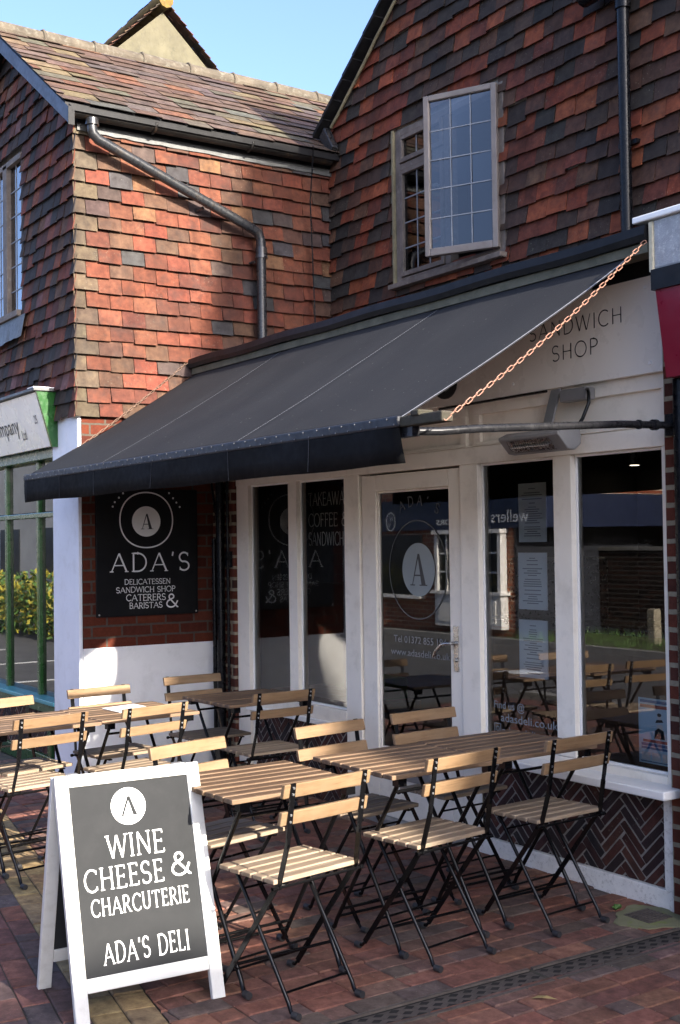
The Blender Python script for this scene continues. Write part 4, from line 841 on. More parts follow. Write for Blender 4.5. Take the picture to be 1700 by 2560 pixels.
for z in (3.49, 3.675, 3.86, 4.05, 4.24): m.box(-9.56, -8.745, y+.030, y+.034, z-.004, z+.004)
m.build('lead_lattice', M['came'], w)
m = MB(); xs = [-9.65+1.06*i/16 for i in range(17)]
m.add([(x, 2.99, 3.268) for x in xs]+[(x, 2.955+rg.uniform(-.006, .006), 3.09+rg.uniform(-.012, .012)-(x+8.6)*.0) for x in xs], [(i, 17+i, 18+i, i+1) for i in range(16)]); o = m.build('lead_apron', M['lead'], LB); sm = o.modifiers.new('s', 'SOLIDIFY'); sm.thickness = .003
# roof
du_ = Vector((-1, 0, .693)).normalized(); up_ = Vector((.693, 0, 1)).normalized()
m = MB(); P_ = lambda x, y, dz=0: (x, y, zr(x)+dz)
m.add([P_(-7.535, 2.9, -.012), P_(-8.95, 2.9, -.012), P_(-8.95, 9.5, -.012), P_(-7.535, 9.5, -.012), P_(-7.535, 2.9, -.06), P_(-8.95, 2.9, -.06), P_(-8.95, 9.5, -.06), P_(-7.535, 9.5, -.06)], [(0, 3, 2, 1), (4, 5, 6, 7), (0, 1, 5, 4), (0, 4, 7, 3)])
zr2 = lambda x: zr(-8.95)-.693*(-8.95-x)
m.add([(-8.95, 2.9, zr(-8.95)-.012), (-10.45, 2.9, zr2(-10.45)-.012), (-10.45, 9.5, zr2(-10.45)-.012), (-8.95, 9.5, zr(-8.95)-.012)], [(0, 1, 2, 3)])
rf = m.build('roof', M['black_paint'], LB)
ls = (Vector((-8.95, 0, zr(-8.95)))-Vector((-7.49, 0, zr(-7.49)))).length
m = tiles((-7.515, 0, zr(-7.515)), (0, 1, 0), du_, up_, 2.875, 9.0, 0, ls+.02, .135, .25, PAL_SLATE, rg, lift=.007, thick=.004, wj=.28, d0=-.002, camber=.001, rot=.006)
m.build('slates', M['slate'], rf)
m = MB(); y = 2.86; i = 0
while y < 9:
    n = 9; vs = []
    for yy, r in ((y, .078), (y+.40, .072)):
        vs += [(-8.95+r*math.cos(R(-28+236*k/(n-1))), yy, zr(-8.95)-.022+rg.uniform(-.003, .003)+r*math.sin(R(-28+236*k/(n-1)))) for k in range(n)]
    m.add(vs, [(k, n+k, n+k+1, k+1) for k in range(n-1)]+[tuple(range(n))], smooth=False); m.path([(-8.95+.075*math.cos(R(a_)), y+.405, zr(-8.95)-.02+.075*math.sin(R(a_))) for a_ in range(-28, 209, 30)], .012, 6); y += .41
m.build('ridge_tile', plain('ridge_clay', (0.065, 0.052, 0.036), 0.95, var=0.4, scale=8, dirt=(0.17, 0.16, 0.125), dirt_amt=0.8, bmp=0.6, bscale=40), rf)
m = MB()
m.add([(x, yy, z) for yy in (2.893, 2.925) for x, z in ((-7.455, 4.298), (-7.455, 4.405), (-8.95, 5.425), (-8.95, 5.315))], [(0, 3, 2, 1), (4, 5, 6, 7), (0, 1, 5, 4), (0, 4, 7, 3)])
m.add([(x, yy, z) for yy in (2.893, 2.925) for x, z in ((-10.445, 4.298), (-10.445, 4.405), (-8.95, 5.425), (-8.95, 5.315))], [(0, 1, 2, 3), (4, 7, 6, 5)])
m.build('bargeboard', M['barge'], LB)
m = MB(); m.box(-7.4545, -7.447, 2.888, 2.93, 4.29, 4.41); m.build('board_end_cap', M['black_paint'], LB)  # black plate added to keep the sunlit bargeboard end dark
m = MB(); n = 9; vs = []
for yy in (2.93, 4.99):
    vs += [(-7.592+.050*math.cos(R(180+180*k/(n-1))), yy, 4.445+.050*math.sin(R(180+180*k/(n-1)))) for k in range(n)]
m.add(vs, [(k, k+1, n+k+1, n+k) for k in range(n-1)]+[tuple(range(n)), tuple(range(n, 2*n))]); m.path([(-7.542, 2.93, 4.445), (-7.542, 4.99, 4.445)], .007, 6)
for yy in (3.55, 4.3): m.path([(-7.592+.054*math.cos(R(a_)), yy, 4.445+.054*math.sin(R(a_))) for a_ in range(180, 361, 20)], .012, 6)
o = m.build('gutter', plain('gutter_black', (0.010, 0.0095, 0.009), 0.55, var=0.4, scale=6, dirt=(0.07, 0.04, 0.02), dirt_amt=0.75, spec=0.25), LB); sm = o.modifiers.new('s', 'SOLIDIFY'); sm.thickness = .003
xp = -7.575
m = MB(); m.path([(-7.572, 3.10, 4.40), (-7.572, 3.10, 4.335), (xp+.002, 3.105, 4.302), (xp, 3.14, 4.27), (xp, 4.31, 3.825), (xp, 4.355, 3.80), (xp, 4.375, 3.75), (xp, 4.38, 2.80)], .0345, 16)
for a_, b_, r in (((-7.572, 3.10, 4.398), (-7.572, 3.10, 4.36), .043), ((xp, 4.378, 3.70), (xp, 4.379, 3.63), .041), ((xp, 4.378, 3.645), (xp, 4.378, 3.62), .0445), ((xp, 3.95, 3.962), (xp, 3.965, 3.9565), .038), ((-7.572, 3.10, 4.366), (-7.572, 3.10, 4.354), .046)): m.path([a_, b_], r, 16)
m.path([(xp-.03, 3.93, 3.93), (-7.69, 3.90, 3.92)], .012, 8); m.path([(xp-.03, 4.34, 3.60), (-7.69, 4.33, 3.60)], .010, 8)
m.build('downpipe', M['grey_pipe'], LB)
m = MB(); m.path([(-7.47, 4.76, 4.47), (-7.50, 4.78, 4.42), (-7.58, 4.80, 4.1), (-7.60, 4.84, 3.3), (-7.60, 4.85, 2.84)], .0055, 6); m.build('overhead_cable', M['black_pipe'], LB)
# pillar and green shopfront
m = MB(); m.box(-8.165, XW+.004, 3.03, 3.056, 0, 2.46); m.build('pillar', M['pillar'], LB, bevel=.006)
m = MB(); yg = 3.09
for x in (-9.40, -8.69, -10.1): m.box(x-.024, x+.024, yg+.016, yg+.055, .50, 2.27)
m.box(-10.6, -8.165, yg+.010, yg+.058, 1.79, 1.828); m.box(-8.20, -8.165, yg+.02, yg+.12, .5, 2.27)
fr = m.build('green_shopfront', M['green'], LB, bevel=.006)
for q in ((-10.6, -8.165, yg-.03, yg+.12, 2.20, 2.32), (-10.6, -8.165, yg-.05, yg+.10, .41, .475), (-10.6, -8.165, yg-.03, yg+.1, .0, .10), (-8.40, -8.33, yg-.028, yg+.1, .1, .41)): MB().box(*q).build('green_rail', M['green_dark'], LB, bevel=.006)
m = MB(); m.box(-10.6, -8.165, yg-.07, yg+.12, .475, .505); m.build('sill', M['cyan'], LB, bevel=.005)
m = MB()
for x0, x1 in ((-10.076, -9.424), (-9.376, -8.714), (-8.666, -8.20)):
    for z0, z1 in ((.505, 1.79), (1.835, 2.20)): m.add([(x0, yg+.044, z0), (x1, yg+.044, z0), (x1, yg+.044, z1), (x0, yg+.044, z1)], [(0, 1, 2, 3)])
m.build('shop_pane', M['glass_green'], LB)
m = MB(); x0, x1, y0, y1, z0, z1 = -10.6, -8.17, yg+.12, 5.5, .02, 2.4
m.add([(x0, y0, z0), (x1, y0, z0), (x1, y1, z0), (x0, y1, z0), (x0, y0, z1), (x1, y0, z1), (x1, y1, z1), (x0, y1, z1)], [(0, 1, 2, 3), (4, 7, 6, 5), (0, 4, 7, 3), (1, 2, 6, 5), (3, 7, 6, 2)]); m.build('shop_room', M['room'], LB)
stall(-9.6, -8.40, .10, .41, yg, LB, random.Random(8)); stall(-8.33, -8.17, .10, .41, yg, LB, random.Random(9))
rt = thing('shop_sign', 'white fascia sign with green end bracket above the green shop window', 'sign', (-9.3, 3.0, 2.26))
def slant(mb, x0, x1, zt, zb, yt, yb, th):
    mb.add([(x0, yt, zt), (x1, yt, zt), (x1, yb, zb), (x0, yb, zb), (x0, yt+th, zt), (x1, yt+th, zt), (x1, yb+th, zb), (x0, yb+th, zb)], [(0, 3, 2, 1), (4, 5, 6, 7), (0, 1, 5, 4), (3, 7, 6, 2), (0, 4, 7, 3), (1, 2, 6, 5)])
yt, yb = 2.885, 2.995
m = MB(); slant(m, -10.6, -8.085, 2.635, 2.27, yt, yb, .02); m.build('board', M['sign_white'], rt)
m = MB(); m.add([(x, y, z) for x in (-8.083, -8.055) for y, z in ((yt-.005, 2.638), (yb-.005, 2.262), (3.05, 2.262), (3.05, 2.638))], [(0, 3, 2, 1), (4, 5, 6, 7), (0, 1, 5, 4), (1, 2, 6, 5), (2, 3, 7, 6), (3, 0, 4, 7)]); m.build('end_bracket', M['green'], rt)
m = MB(); m.box(-10.6, -8.04, 2.855, 3.03, 2.64, 2.662); m.build('lead_capping', M['lead'], rt, bevel=.004); m = MB(); m.box(-8.16, -8.038, 2.852, 3.0, 2.661, 2.667); m.build('white_cap', M['white'], rt)
tb = (Vector((0, yb, 2.27))-Vector((0, yt, 2.635))).normalized()*-1
def onb(x, z): k = (2.635-z)/.365; return (x, yt+(yb-yt)*k-.003, z)
font_text('lettering', 'Company', onb(-9.215, 2.40), (1, 0, 0), tb, .125, M['ink'], rt, .615)
font_text('lettering', 'Ltd', onb(-8.58, 2.345), (1, 0, 0), tb, .075, M['ink'], rt, .095, .25); font_text('lettering', '25', onb(-8.265, 2.435), (1, 0, 0), tb, .06, M['ink'], rt, .065, .25)
# wall sign of the deli on the brickwork
rt = thing('wall_sign', 'black painted board with white emblem and lettering on the brick side wall', 'sign', (-7.69, 3.52, 1.1))
m = MB(); m.box(XW-.001, XW+.018, 3.148, 3.897, 1.103, 1.96); m.build('board', M['signblack'], rt, bevel=.003)
xs_ = XW+.0195; U, V = (0, 1, 0), (0, 0, 1)
m = MB(); m.disc((xs_, 3.51, 1.742), (0, .105, 0), (0, 0, .103), 40); ring(m, (xs_, 3.512, 1.752), U, V, .197, .190, .009, 64, -.012)
for dy, dz in ((-.20, .15), (-.23, .12), (-.245, .09), (.20, .15), (.225, .12), (.25, .09), (-.17, .18), (.17, .185)): m.disc((xs_, 3.512+dy, 1.752+dz), (0, .007, 0), (0, 0, .007), 10)
m.build('emblem', M['signpaint'], rt)
m = MB(); didone(m, (xs_+.0008, 3.513, 1.742), U, V, .105); m.build('emblem_letter', M['ink'], rt)
m = MB(); letter(m, "ADA'S", (xs_, 3.255, 1.405), U, V, .122, .575, .085, .10, .30)
rg2 = random.Random(2)
for s, y0, y1, z, h_ in (('DELICATESSEN', 3.348, 3.684, 1.317, .034), ('SANDWICH SHOP', 3.288, 3.721, 1.263, .036), ('CATERERS', 3.359, 3.647, 1.206, .042), ('BARISTAS', 3.382, 3.622, 1.154, .038)): letter(m, s, (xs_, y0, z), U, V, h_, y1-y0, .11, .10, .14, .03, rg2)
letter(m, '&', (xs_, 3.655, 1.154), U, V, .088, .088, .11); m.build('lettering', M['signpaint'], rt)
m = MB()
for y, z in ((3.165, 1.12), (3.88, 1.12)): MB().path([(XW+.018, y, z), (XW+.021, y, z)], .006, 8).build('screw', M['rivet'], rt)
# gable of a house behind the roof
rt = thing('house_behind', 'cream rendered gable end of a house rising behind the slate roof', 'building', (-15.5, 9, 0))
xg, ya, za = -14.0, 6.69, 8.44
m = MB(); m.add([(xg, ya-3.4, za-3.3), (xg, ya+3.4, za-3.3), (xg, ya, za-.12)], [(0, 1, 2)]); m.add([(xg, ya-3.4, 0), (xg, ya+3.4, 0), (xg, ya+3.4, za-3.3), (xg, ya-3.4, za-3.3)], [(0, 1, 2, 3)]); m.build('wall', M['render'], rt)
m = MB(); c45 = 1.0
for sgn in (-1, 1):
    n_ = Vector((0, sgn*c45, 1)).normalized(); d_ = Vector((0, sgn, -1)).normalized(); ppal = [((0.13, 0.06, 0.036), 3), ((0.10, 0.065, 0.042), 3), ((0.15, 0.085, 0.045), 2), ((0.07, 0.055, 0.04), 2)]
    t = tiles((xg+.09, ya, za)if sgn > 0 else (xg-6, ya, za), (-1, 0, 0) if sgn > 0 else (1, 0, 0), -d_, n_, 0, 6.1, -4.6, .02, .12, .17, ppal, random.Random(31+sgn), lift=.03, camber=.004)
    m.v += []; b_ = len(m.v); m.v += t.v; m.f += [tuple(b_+i for i in f) for f in t.f]; m.c += t.c; m.sm += t.sm
rf = m.build('roof', M['tile'], rt)
m = MB(); 
for k in range(7): m.path([(xg+.12-.35*k, ya, za+.0), (xg+.12-.35*(k+1), ya, za+.015)], .10, 10)
m.build('ridge_tile', plain('lichen_ridge', (0.10, 0.062, 0.010), 0.95, var=0.4, scale=14, dirt=(0.22, 0.14, 0.08), dirt_amt=0.7, bmp=0.5), rf)

# ------------------------------------------------------------------ shop on the right
RB = thing('red_shop', 'neighbouring shop with granite block and crimson fascia at the right edge', 'building', (-2, 4.4, 0))
m = MB(); m.box(-3.43, 5, 4.31, 9, 0, 2.88); m.box(-1.0, 5, 5.3, 9, 2.88, 4.95); m.build('wall', M['brick_front'], RB)
m = MB(); m.box(-3.455, -2.9, 3.85, 4.6, 2.682, 2.885); o = m.build('granite_block', M['granite'], RB, bevel=.008)
m = MB(); m.box(-3.47, -3.448, 3.84, 4.2, 2.672, 2.88); m.build('mortar_edge', plain('pale_mortar', (0.50, 0.45, 0.32), 0.9, var=0.2, scale=30, bmp=0.4, bscale=80), o, bevel=.004)
m = MB(); m.box(-3.55, -2.9, 3.83, 4.6, 2.887, 2.915); m.build('coping', M['white'], o, bevel=.006)
m = MB(); m.box(-3.452, 5, 3.83, 4.3, 2.594, 2.678); m.build('fascia_head', M['black_paint'], RB)
m = MB(); slant(m, -3.442, 5, 2.594, 2.24, 3.845, 3.90, .2); m.build('crimson_fascia', M['red'], RB)
m = MB(); m.box(-3.40, 5, 4.0, 4.3, 0, 2.25); m.build('dark_shopfront', M['black_paint'], RB)
for k in range(4):
    x = -3.25+1.3*k; w_ = MB().box(x, x+1.15, 3.985, 3.9985, .55, 2.1).build('shop_pane', M['darkglass'], RB)
    m = MB()
    for q in ((x-.05, x, .5, 2.15), (x+1.15, x+1.2, .5, 2.15), (x, x+1.15, .5, .55), (x, x+1.15, 2.1, 2.15)): m.box(q[0], q[1], 3.965, 3.9984, q[2], q[3])
    m.build('pane_frame', M['black_paint'], w_)
m = MB(); m.path([(-3.44, 3.985, 0), (-3.44, 3.985, 2.24)], .035, 12); m.build('drainpipe', M['black_pipe'], RB)

# ------------------------------------------------------------------ folding chairs and tables
def make_chair():
    rt = thing('folding_chair', 'x', 'chair', (0, 0, 0), 0, 'folding chairs around the cafe tables'); rg = random.Random(4)
    m = MB()
    for k in range(5):
        x = -.155+.0515*k+.0105*k; m.box(x, x+.0515, -.196+rg.uniform(-.002, .002), .196+rg.uniform(-.002, .002), .443, .459)
    m.build('seat', M['wood_seat'], rt, bevel=.003)
    m = MB()
    def slat(xc, z0, z1, lean):
        n = 8; vs = []
        for i in range(n+1):
            y = -.197+.394*i/n; cu = .006*(1-(2*i/n-1)**2)
            for dx, dz in ((-.009, 0), (.009, 0), (.009, 1), (-.009, 1)): vs.append((xc+dx-cu-lean*dz, y, z0+(z1-z0)*dz))
        m.add(vs, [(i*4+j, i*4+(j+1) % 4, (i+1)*4+(j+1) % 4, (i+1)*4+j) for i in range(n) for j in range(4)]+[(3, 2, 1, 0), (n*4, n*4+1, n*4+2, n*4+3)])
    slat(-.203, .735, .783, .012); slat(-.186, .643, .690, .012)
    bk = m.build('backrest', M['wood_back'], rt, bevel=.003)
    for s in (-1, 1):
        for pr in (((-.2265, .770), (-.222, .748)), ((-.209, .678), (-.205, .655))):
            m = MB()
            for x, z in pr: m.path([(x, s*.163, z), (x-.004, s*.163, z)], .0045, 8)
            m.build('rivet_pair', M['rivet'], bk)
    for s in (-1, 1):
        y = s*.163
        m = MB(); m.bar((-.226, y, .785), (-.196, y, .600), .021, .005, (0, 1, 0)); m.bar((-.196, y, .605), (-.190, y, .565), .014, .010, (0, 1, 0))
        m.bar((-.192, y, .58), (-.160, y+s*.012, .445), .021, .005, (1, 0, 0)); m.bar((-.162, y+s*.012, .452), (.165, y+s*.012, .03), .020, .0055, (1, 0, 0))
        m.path([(.160, y+s*.012, .035), (.178, y+s*.012, .016), (.200, y+s*.012, .014)], .0065, 8)
        lg = m.build('leg', M['steel_black'], rt); m = MB(); m.path([(.188, y+s*.012, .0125), (.215, y+s*.012, .0125)], .0122, 10); m.build('foot', M['rubber'], lg)
        y2 = s*.145
        m = MB(); m.path([(.115, y2, .436), (-.165, y2, .045), (-.178, y2, .018), (-.20, y2, .014)], .0075, 9)
        lg = m.build('leg', M['steel_black'], rt); m = MB(); m.path([(-.188, y2, .0125), (-.218, y2, .0125)], .0125, 10); m.build('foot', M['rubber'], lg)
    for s in (-1, 1): m = MB(); m.bar((-.15, s*.135, .438), (.15, s*.135, .438), .018, .006, (0, 1, 0)); m.bar((-.158, s*.155, .437), (-.12, s*.14, .437), .02, .005, (0, 1, 0)); m.build('seat_rail', M['steel_black'], rt)
    for (x, z), w, r in (((-.160, .432), .205, .0055), ((.075, .378), .145, .0045), ((-.145, .073), .145, .0048), ((.118, .088), .175, .0048), ((.085, .135), .175, .0048)):
        m = MB(); m.path([(x, -w, z), (x, w, z)], r, 8)
        if w > .2:
            for s in (-1, 1): m.path([(x, s*(w-.012), z), (x, s*w, z)], .0085, 8); m.path([(x, s*(w-.034), z), (x, s*(w-.026), z)], .009, 8)
        m.build('stretcher', M['steel_black'], rt)
    return rt
def make_table():
    rt = thing('folding_table', 'x', 'table', (0, 0, 0), 0, 'folding slatted cafe tables'); rg = random.Random(5)
    m = MB()
    for k in range(8):
        x = -.27+.0687*k; m.box(x, x+.059, -.2785+rg.uniform(-.0025, .0025), .2785+rg.uniform(-.0025, .0025), .684+rg.uniform(-.001, .001), .702+rg.uniform(-.001, .001))
    m.build('tabletop', M['wood_table'], rt, bevel=.003)
    for s in (-1, 1): m = MB(); m.bar((-.255, s*.225, .678), (.255, s*.225, .678), .024, .010, (0, 1, 0)); m.box(.225, .262, s*.225-.02, s*.225+.02, .655, .683); m.box(-.262, -.225, s*.225-.02, s*.225+.02, .655, .683); m.build('top_rail', M['steel_black'], rt)
    for s in (-1, 1):
        for d, yy in ((1, .222), (-1, .205)):
            y = s*yy; m = MB(); m.path([(d*.235, y, .668), (-d*.19, y, .05), (-d*.205, y, .018), (-d*.225, y, .014)], .0088, 10)
            lg = m.build('leg', M['steel_black'], rt); m = MB(); m.path([(-d*.213, y, .0135), (-d*.243, y, .0135)], .0135, 10); m.build('foot', M['rubber'], lg)
    for x, w, z in ((-.155, .222, .10), (.155, .205, .10), (-.18, .222, .065), (.205, .222, .625), (-.205, .205, .625)):
        m = MB(); m.path([(x, -w, z), (x, w, z)], .0062, 8); m.build('stretcher', M['steel_black'], rt)
    return rt
CH = [  # x, y, heading (degrees off the -X or +X direction), label
 (-3.735, 2.238, 180+9, 'folding chair nearest the camera, sunlit, standing just right of the white pavement board'),
 (-3.815, 2.905, 180+7.5, 'second folding chair from the pavement board along the near side of the right table row'),
 (-3.845, 3.545, 180+4, 'shaded folding chair at the right, in front of the white window sill and herringbone bricks'),
 (-4.285, 2.275, 14, 'sunlit folding chair whose back shows just behind the top of the pavement board'),
 (-4.345, 2.975, 7, 'folding chair with half sunlit back beyond the middle table, in front of the door post'),
 (-4.415, 3.535, 3.5, 'shaded brown folding chair facing outward right in front of the glass door'),
 (-5.79, 2.02, 180+10, 'sunlit folding chair seen from behind, directly above the left edge of the pavement board'),
 (-5.82, 2.565, 180+11, 'sunlit folding chair seen from behind, drawn up to the table with the white menu'),
 (-5.905, 3.39, 180+2, 'dark shaded folding chair seen from behind at the table nearest the narrow left windows'),
 (-6.175, 2.13, 15, 'sunlit folding chair cut by the left edge, in front of the green shop window'),
 (-6.32, 2.71, 7, 'sunlit pale folding chair standing before the white pillar and bright patch of white wall'),
 (-6.54, 3.39, 3, 'dark shaded folding chair with its back to the white painted wall below the black sign'),
]
TB = [
 (-4.005, 2.285, 1.5, 'folding table nearest the camera, sunlit slatted top, behind the pavement board'),
 (-4.02, 2.972, 1.5, 'middle folding table of the right row, its top in dappled light'),
 (-4.055, 3.535, 1.0, 'dark shaded folding table closest to the right shop windows'),
 (-6.03, 2.10, 2, 'sunlit folding table cut by the left edge, in front of the green shop window'),
 (-6.075, 2.665, 2.5, 'sunlit folding table with a white menu sheet lying on it'),
 (-6.19, 3.45, 2, 'dark shaded folding table in the corner between white wall and left windows'),
]
c0 = make_chair(); t0 = make_table()
for i, (x, y, a, lb) in enumerate(CH):
    o = c0 if i == 0 else copy_tree(c0)
    o.location = (x, y, .0015); o.rotation_euler = (0, 0, R(a)); o['label'] = lb
for i, (x, y, a, lb) in enumerate(TB):
    o = t0 if i == 0 else copy_tree(t0)
    o.location = (x, y, .0015); o.rotation_euler = (0, 0, R(a)); o['label'] = lb
rt = thing('menu_sheet', 'white menu sheet lying on the sunlit table at the left', 'menu', (-6.16, 2.69, .705))
m = MB(); m.obox((-6.155, 2.69, .7065), (.105, .006, 0), (-.03, .105, 0), (0, 0, .0012)); m.build('sheet', M['paper'], rt)

# ------------------------------------------------------------------ pavement board
rt = thing('pavement_board', 'white framed A-board with chalkboard panel and white hand lettering at the lower left', 'A-board', (0, 0, 0))
wd = .535; hw = wd/2
def half(xf, xt, zt, name, fwd):
    d = Vector((xt-xf, 0, zt)); ln = d.length; d.normalize(); nn = Vector((d.z, 0, -d.x)) if fwd else Vector((-d.z, 0, d.x))
    f0 = Vector((xf, 0, 0)); m = MB(); sw = .048
    for s in (-1, 1):
        c = f0+d*ln/2+Vector((0, s*(hw-sw/2), 0)); m.obox(c, d*ln/2, (0, sw/2, 0), nn*.012)
    m.obox(f0+d*(ln-.021), d*.021, (0, hw-sw-.0005, 0), nn*.0115); m.obox(f0+d*.122, d*.023, (0, hw-sw-.0005, 0), nn*.0115)
    fr = m.build('frame', M['board_white'], rt, bevel=.003)
    m = MB(); m.obox(f0+d*(ln-.04+.144)/2, d*(ln-.04-.144)/2, (0, hw-sw, 0), nn*.004); pn = m.build('panel', M['chalk'], fr)
    return f0, d, ln, nn, pn
def on(f0, d, nn, u, v, k=.0046): return f0+Vector((0, u-hw, 0))+d*v+nn*k
f0, d, ln, nn, pn = half(.213, -.010, .784, 'front', True)
U = Vector((0, 1, 0)); v0, v1 = .144, ln-.042; H_ = v1-v0; pw = wd-.096
pu = lambda k: .048+k*pw
pv = lambda k: v1-k*H_
m = MB(); m.disc(on(f0, d, nn, pu(.475), pv(.135)), U*.064, d*.064, 44)
rg3 = random.Random(12)
for s, a_, b_, k, h_, ser in (('WINE', .27, .735, .405, .076, .09), ('CHEESE', .06, .705, .562, .072, .09), ('CHARCUTERIE', .095, .90, .695, .055, .08), ("ADA'S DELI", .16, .855, .945, .066, .09)):
    letter(m, s, on(f0, d, nn, pu(a_), pv(k)), U, d, h_, (b_-a_)*pw, .078, ser+.03, .24, .02, rg3)
letter(m, '&', on(f0, d, nn, pu(.785), pv(.545)), U, d, .075, .07, .10)
m.build('lettering', M['letter_white'], pn)
m = MB(); q = on(f0, d, nn, pu(.475), pv(.135), .0054); Vq = lambda x, y: q+U*x+d*y
m.add([Vq(-.028, -.030), Vq(-.020, -.030), Vq(.003, .024), Vq(-.001, .034)], [(0, 1, 2, 3)]); m.add([Vq(-.003, .034), Vq(.008, .034), Vq(.029, -.030), Vq(.014, -.030)], [(0, 1, 2, 3)])
for a_, b_ in ((-.033, -.014), (.007, .037)): m.add([Vq(a_, -.033), Vq(b_, -.033), Vq(b_, -.030), Vq(a_, -.030)], [(0, 1, 2, 3)])
m.build('emblem_letter', M['chalk'], pn)
half(-.218, -.033, .776, 'rear', False)
m = MB()
for s in (-1, 1): m.box(-.036, -.006, s*(hw-.07)-.02, s*(hw-.07)+.02, .779, .787)
m.build('hinge', M['alu'], rt, bevel=.002)
rt.location = (-4.065, 1.778, .001); rt.rotation_euler = (0, 0, R(-3.3))

# ------------------------------------------------------------------ the other side of the street (seen in the glass)
OB = thing('opposite_office', 'brick office with white sash bay and navy fascia across the street', 'building', (-17, -6, 0))
yo = -5.15
m = MB(); m.box(-24, -15.0, yo-5, yo, -.05, 1.78); m.build('wall', M['brick_far'], OB)
m = MB(); m.box(-14.998, -14.94, yo-5.1, yo+.01, -.05, 1.78); m.build('side_dark_sheet', M['dark_wall'], OB)  # added dark sheet, hides the sunlit brick side in the window reflections
m = MB(); m.box(-24, -14.2, yo-5, yo+.06, 1.78, 2.32); m.build('navy_fascia', M['navy'], OB)
m = MB(); m.box(-24, -14.2, yo-5, yo+.0, 2.32, 3.0); m.build('upper_wall', M['brick_far'], OB)
m = MB(); slope_slab(m, -24.5, -13.8, lambda x: 3.15, yo-5, yo+.3, .2); m.build('roof', M['black_paint'], OB)
font_text('fascia_lettering', 'wellers', (-14.58, yo+.065, 1.88), (-1, 0, 0), (0, 0, 1), .21, M['letter_white'], OB, .92)
font_text('fascia_lettering', 'SOLICITORS', (-15.72, yo+.065, 1.86), (-1, 0, 0), (0, 0, 1), .10, M['letter_white'], OB, 1.25)
m = MB(); ring(m, (-18.33, yo+.065, 1.95), (-1, 0, 0), (0, 0, 1), .14, .16, .018); m.build('fascia_emblem', M['letter_white'], OB)
font_text('fascia_lettering', 'W', (-18.25, yo+.066, 1.96), (-1, 0, 0), (0, 0, 1), .08, M['letter_white'], OB, .11); font_text('fascia_lettering', 'W', (-18.33, yo+.066, 1.85), (-1, 0, 0), (0, 0, 1), .08, M['letter_white'], OB, .11)
font_text('fascia_lettering', 'W', (-18.72, yo+.066, 1.86), (-1, 0, 0), (0, 0, 1), .20, M['letter_white'], OB, .22)
m = MB(); m.box(-16.92, -15.17, yo, yo+.16, .12, .70); m.box(-16.98, -15.11, yo, yo+.22, .68, .73); m.box(-16.95, -15.14, yo, yo+.2, 1.70, 1.77)
for x in (-16.90, -16.1, -15.22): m.box(x-.04, x+.04, yo+.01, yo+.15, .73, 1.70)
for x in (-16.63, -16.36, -15.85, -15.58):  m.box(x-.015, x+.015, yo+.09, yo+.13, .73, 1.70)
for z in (1.05, 1.37): m.box(-16.9, -15.2, yo+.095, yo+.125, z-.014, z+.014)
for x0 in (-16.8, -16.0): m.box(x0, x0+.7, yo+.16, yo+.175, .2, .6)
bw = m.build('bay_window', M['white'], OB)
m = MB(); m.box(-16.9, -15.2, yo+.05, yo+.10, .73, 1.70); m.build('bay_pane', M['darkglass'], bw)
m = MB(); m.box(-18.9, -17.45, yo+.002, yo+.04, .62, 1.70); m.build('shop_pane', M['darkglass'], OB); m = MB(); m.box(-18.95, -17.4, yo, yo+.12, .56, .62); m.build('sill', M['white'], OB)
GW = thing('garden_wall', 'long dark brick garden wall across the street behind the grass verge', 'wall', (-8, -7, 0))
m = MB(); m.box(-15.0, 2.5, -7.25, -7.0, -.05, 1.38); m.build('brickwork', M['brick_dark'], GW); m = MB(); m.box(-15.0, 2.5, -7.28, -6.97, 1.38, 1.44); m.build('coping', M['kerb'], GW)
DH = thing('dark_hall', 'dark clad hall across the street behind the garden wall', 'building', (-7, -10, 0))
m = MB(); m.box(-14.1, 8, -14, -8.2, -.05, 2.75); m.build('wall', M['dark_wall'], DH); m = MB(); m.box(-14.3, 8.2, -14.2, -8.0, 2.75, 2.9); m.build('roof', M['black_paint'], DH)
m = MB(); m.box(-30, 4, -7.0, -4.75, -.05, -.01); struct(m.build('verge', M['soil']))
m = MB(); m.box(-30, 4, -4.75, -4.6, -.056, .03); struct(m.build('far_kerb', M['kerb']))
m = MB(); rg = random.Random(77)
for i in range(5200):
    x, y = rg.uniform(-15, -2), rg.uniform(-6.9, -4.78); h_ = rg.uniform(.04, .15); a_ = rg.uniform(0, 6.28); w_ = .006; dx, dy = w_*math.cos(a_), w_*math.sin(a_); lx, ly = rg.uniform(-.04, .04), rg.uniform(-.04, .04)
    m.add([(x-dx, y-dy, -.01), (x+dx, y+dy, -.01), (x+lx, y+ly, h_)], [(0, 1, 2)])
o = struct(m.build('grass', M['grass']), 'stuff'); tag(o, 'rough grass on the verge across the street', 'grass')
rt = thing('verge_post', 'short stout timber post on the grass verge across the street', 'post', (-12.87, -6.02, 0)); m = MB(); m.box(-12.95, -12.79, -6.1, -5.94, -.05, .52); m.build('post', M['bark'], rt, bevel=.02)
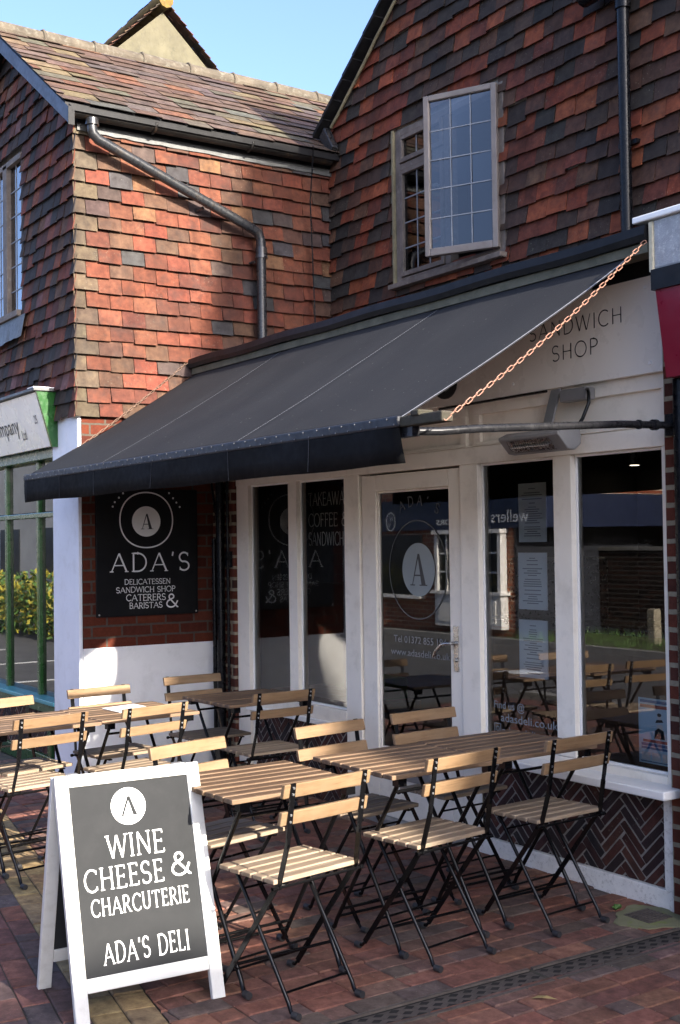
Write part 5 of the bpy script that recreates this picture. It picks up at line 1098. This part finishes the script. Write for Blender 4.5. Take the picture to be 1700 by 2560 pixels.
def leaf_mass(name, x0, x1, y0, y1, z0, z1, n, mats, label, cat, seed, size=.06):
    rt = thing(name, label, cat, ((x0+x1)/2, (y0+y1)/2, z0)); rg = random.Random(seed)
    for k, mt in enumerate(mats):
        m = MB()
        for i in range(n):
            t = rg.random(); x = rg.uniform(x0, x1); top = z1*(.82+.18*math.sin(x*2.3)+.1*math.sin(x*5.1+1)); z = z0+(top-z0)*t**.8; y = rg.uniform(y0, y1)
            if k == 0 and rg.random() > .25+.75*t: continue
            v = [Vector((rg.gauss(0, 1), rg.gauss(0, 1), rg.gauss(0, 1))).normalized()*size*rg.uniform(.5, 1.2) for _ in range(2)]; c = Vector((x, y, z)); m.add([c-v[0], c+v[1], c+v[0], c-v[1]*.7], [(0, 1, 2, 3)])
        m.build('foliage' if k == 0 else 'inner_foliage', mt, rt)
    return rt
leaf_mass('hedge', -30, -18.6, -2.1, -1.1, -.05, 1.12, 5200, (M['leaf'], M['leaf2']), 'yellow and green hedge along the far side of the side street', 'hedge', 5)
rt = thing('grey_hall', 'pale rendered building beyond the hedge across the street', 'building', (-27, -5, 0)); m = MB(); m.box(-40, -24.2, -9, -3.4, -.05, 4.6); m.build('wall', M['pale_wall'], rt)
m = MB(); m.box(-40.3, -23.9, -9.2, -3.2, 4.6, 4.8); m.build('roof', M['barge'], rt); m = MB()
for i in range(5): m.box(-38+2.8*i, -36.6+2.8*i, -3.42, -3.37, .9, 2.0)
m.build('window', M['darkglass'], rt)
# unseen block added on the sun side, outline shaped to cast the shade
NH = thing('shade_block', 'unseen brick block added beyond the right edge, its outline shaped to cast the shade', 'building', (17, 6, 0))
OX = 14.0
prof = [(-3.0, 4.0), (-3.0, 7.4), (3.6, 7.69), (4.0, 7.71), (4.3, 7.65), (5.0, 7.8), (5.1, 8.4), (5.9, 9.9), (6.86, 11.5), (6.92, 13.5), (7.35, 13.52), (7.6, 13.95), (8.4, 14.1), (10, 18.0), (14, 18.5), (14, -.05), (-3.0, -.05)]
m = MB(); n = len(prof); m.add([(x, y, z) for x in (OX, OX+6) for y, z in prof], [tuple(range(n)), tuple(range(2*n-1, n-1, -1))]+[(j, n+j, n+(j+1) % n, (j+1) % n) for j in range(n)]); m.build('wall', M['brick_far'], NH)
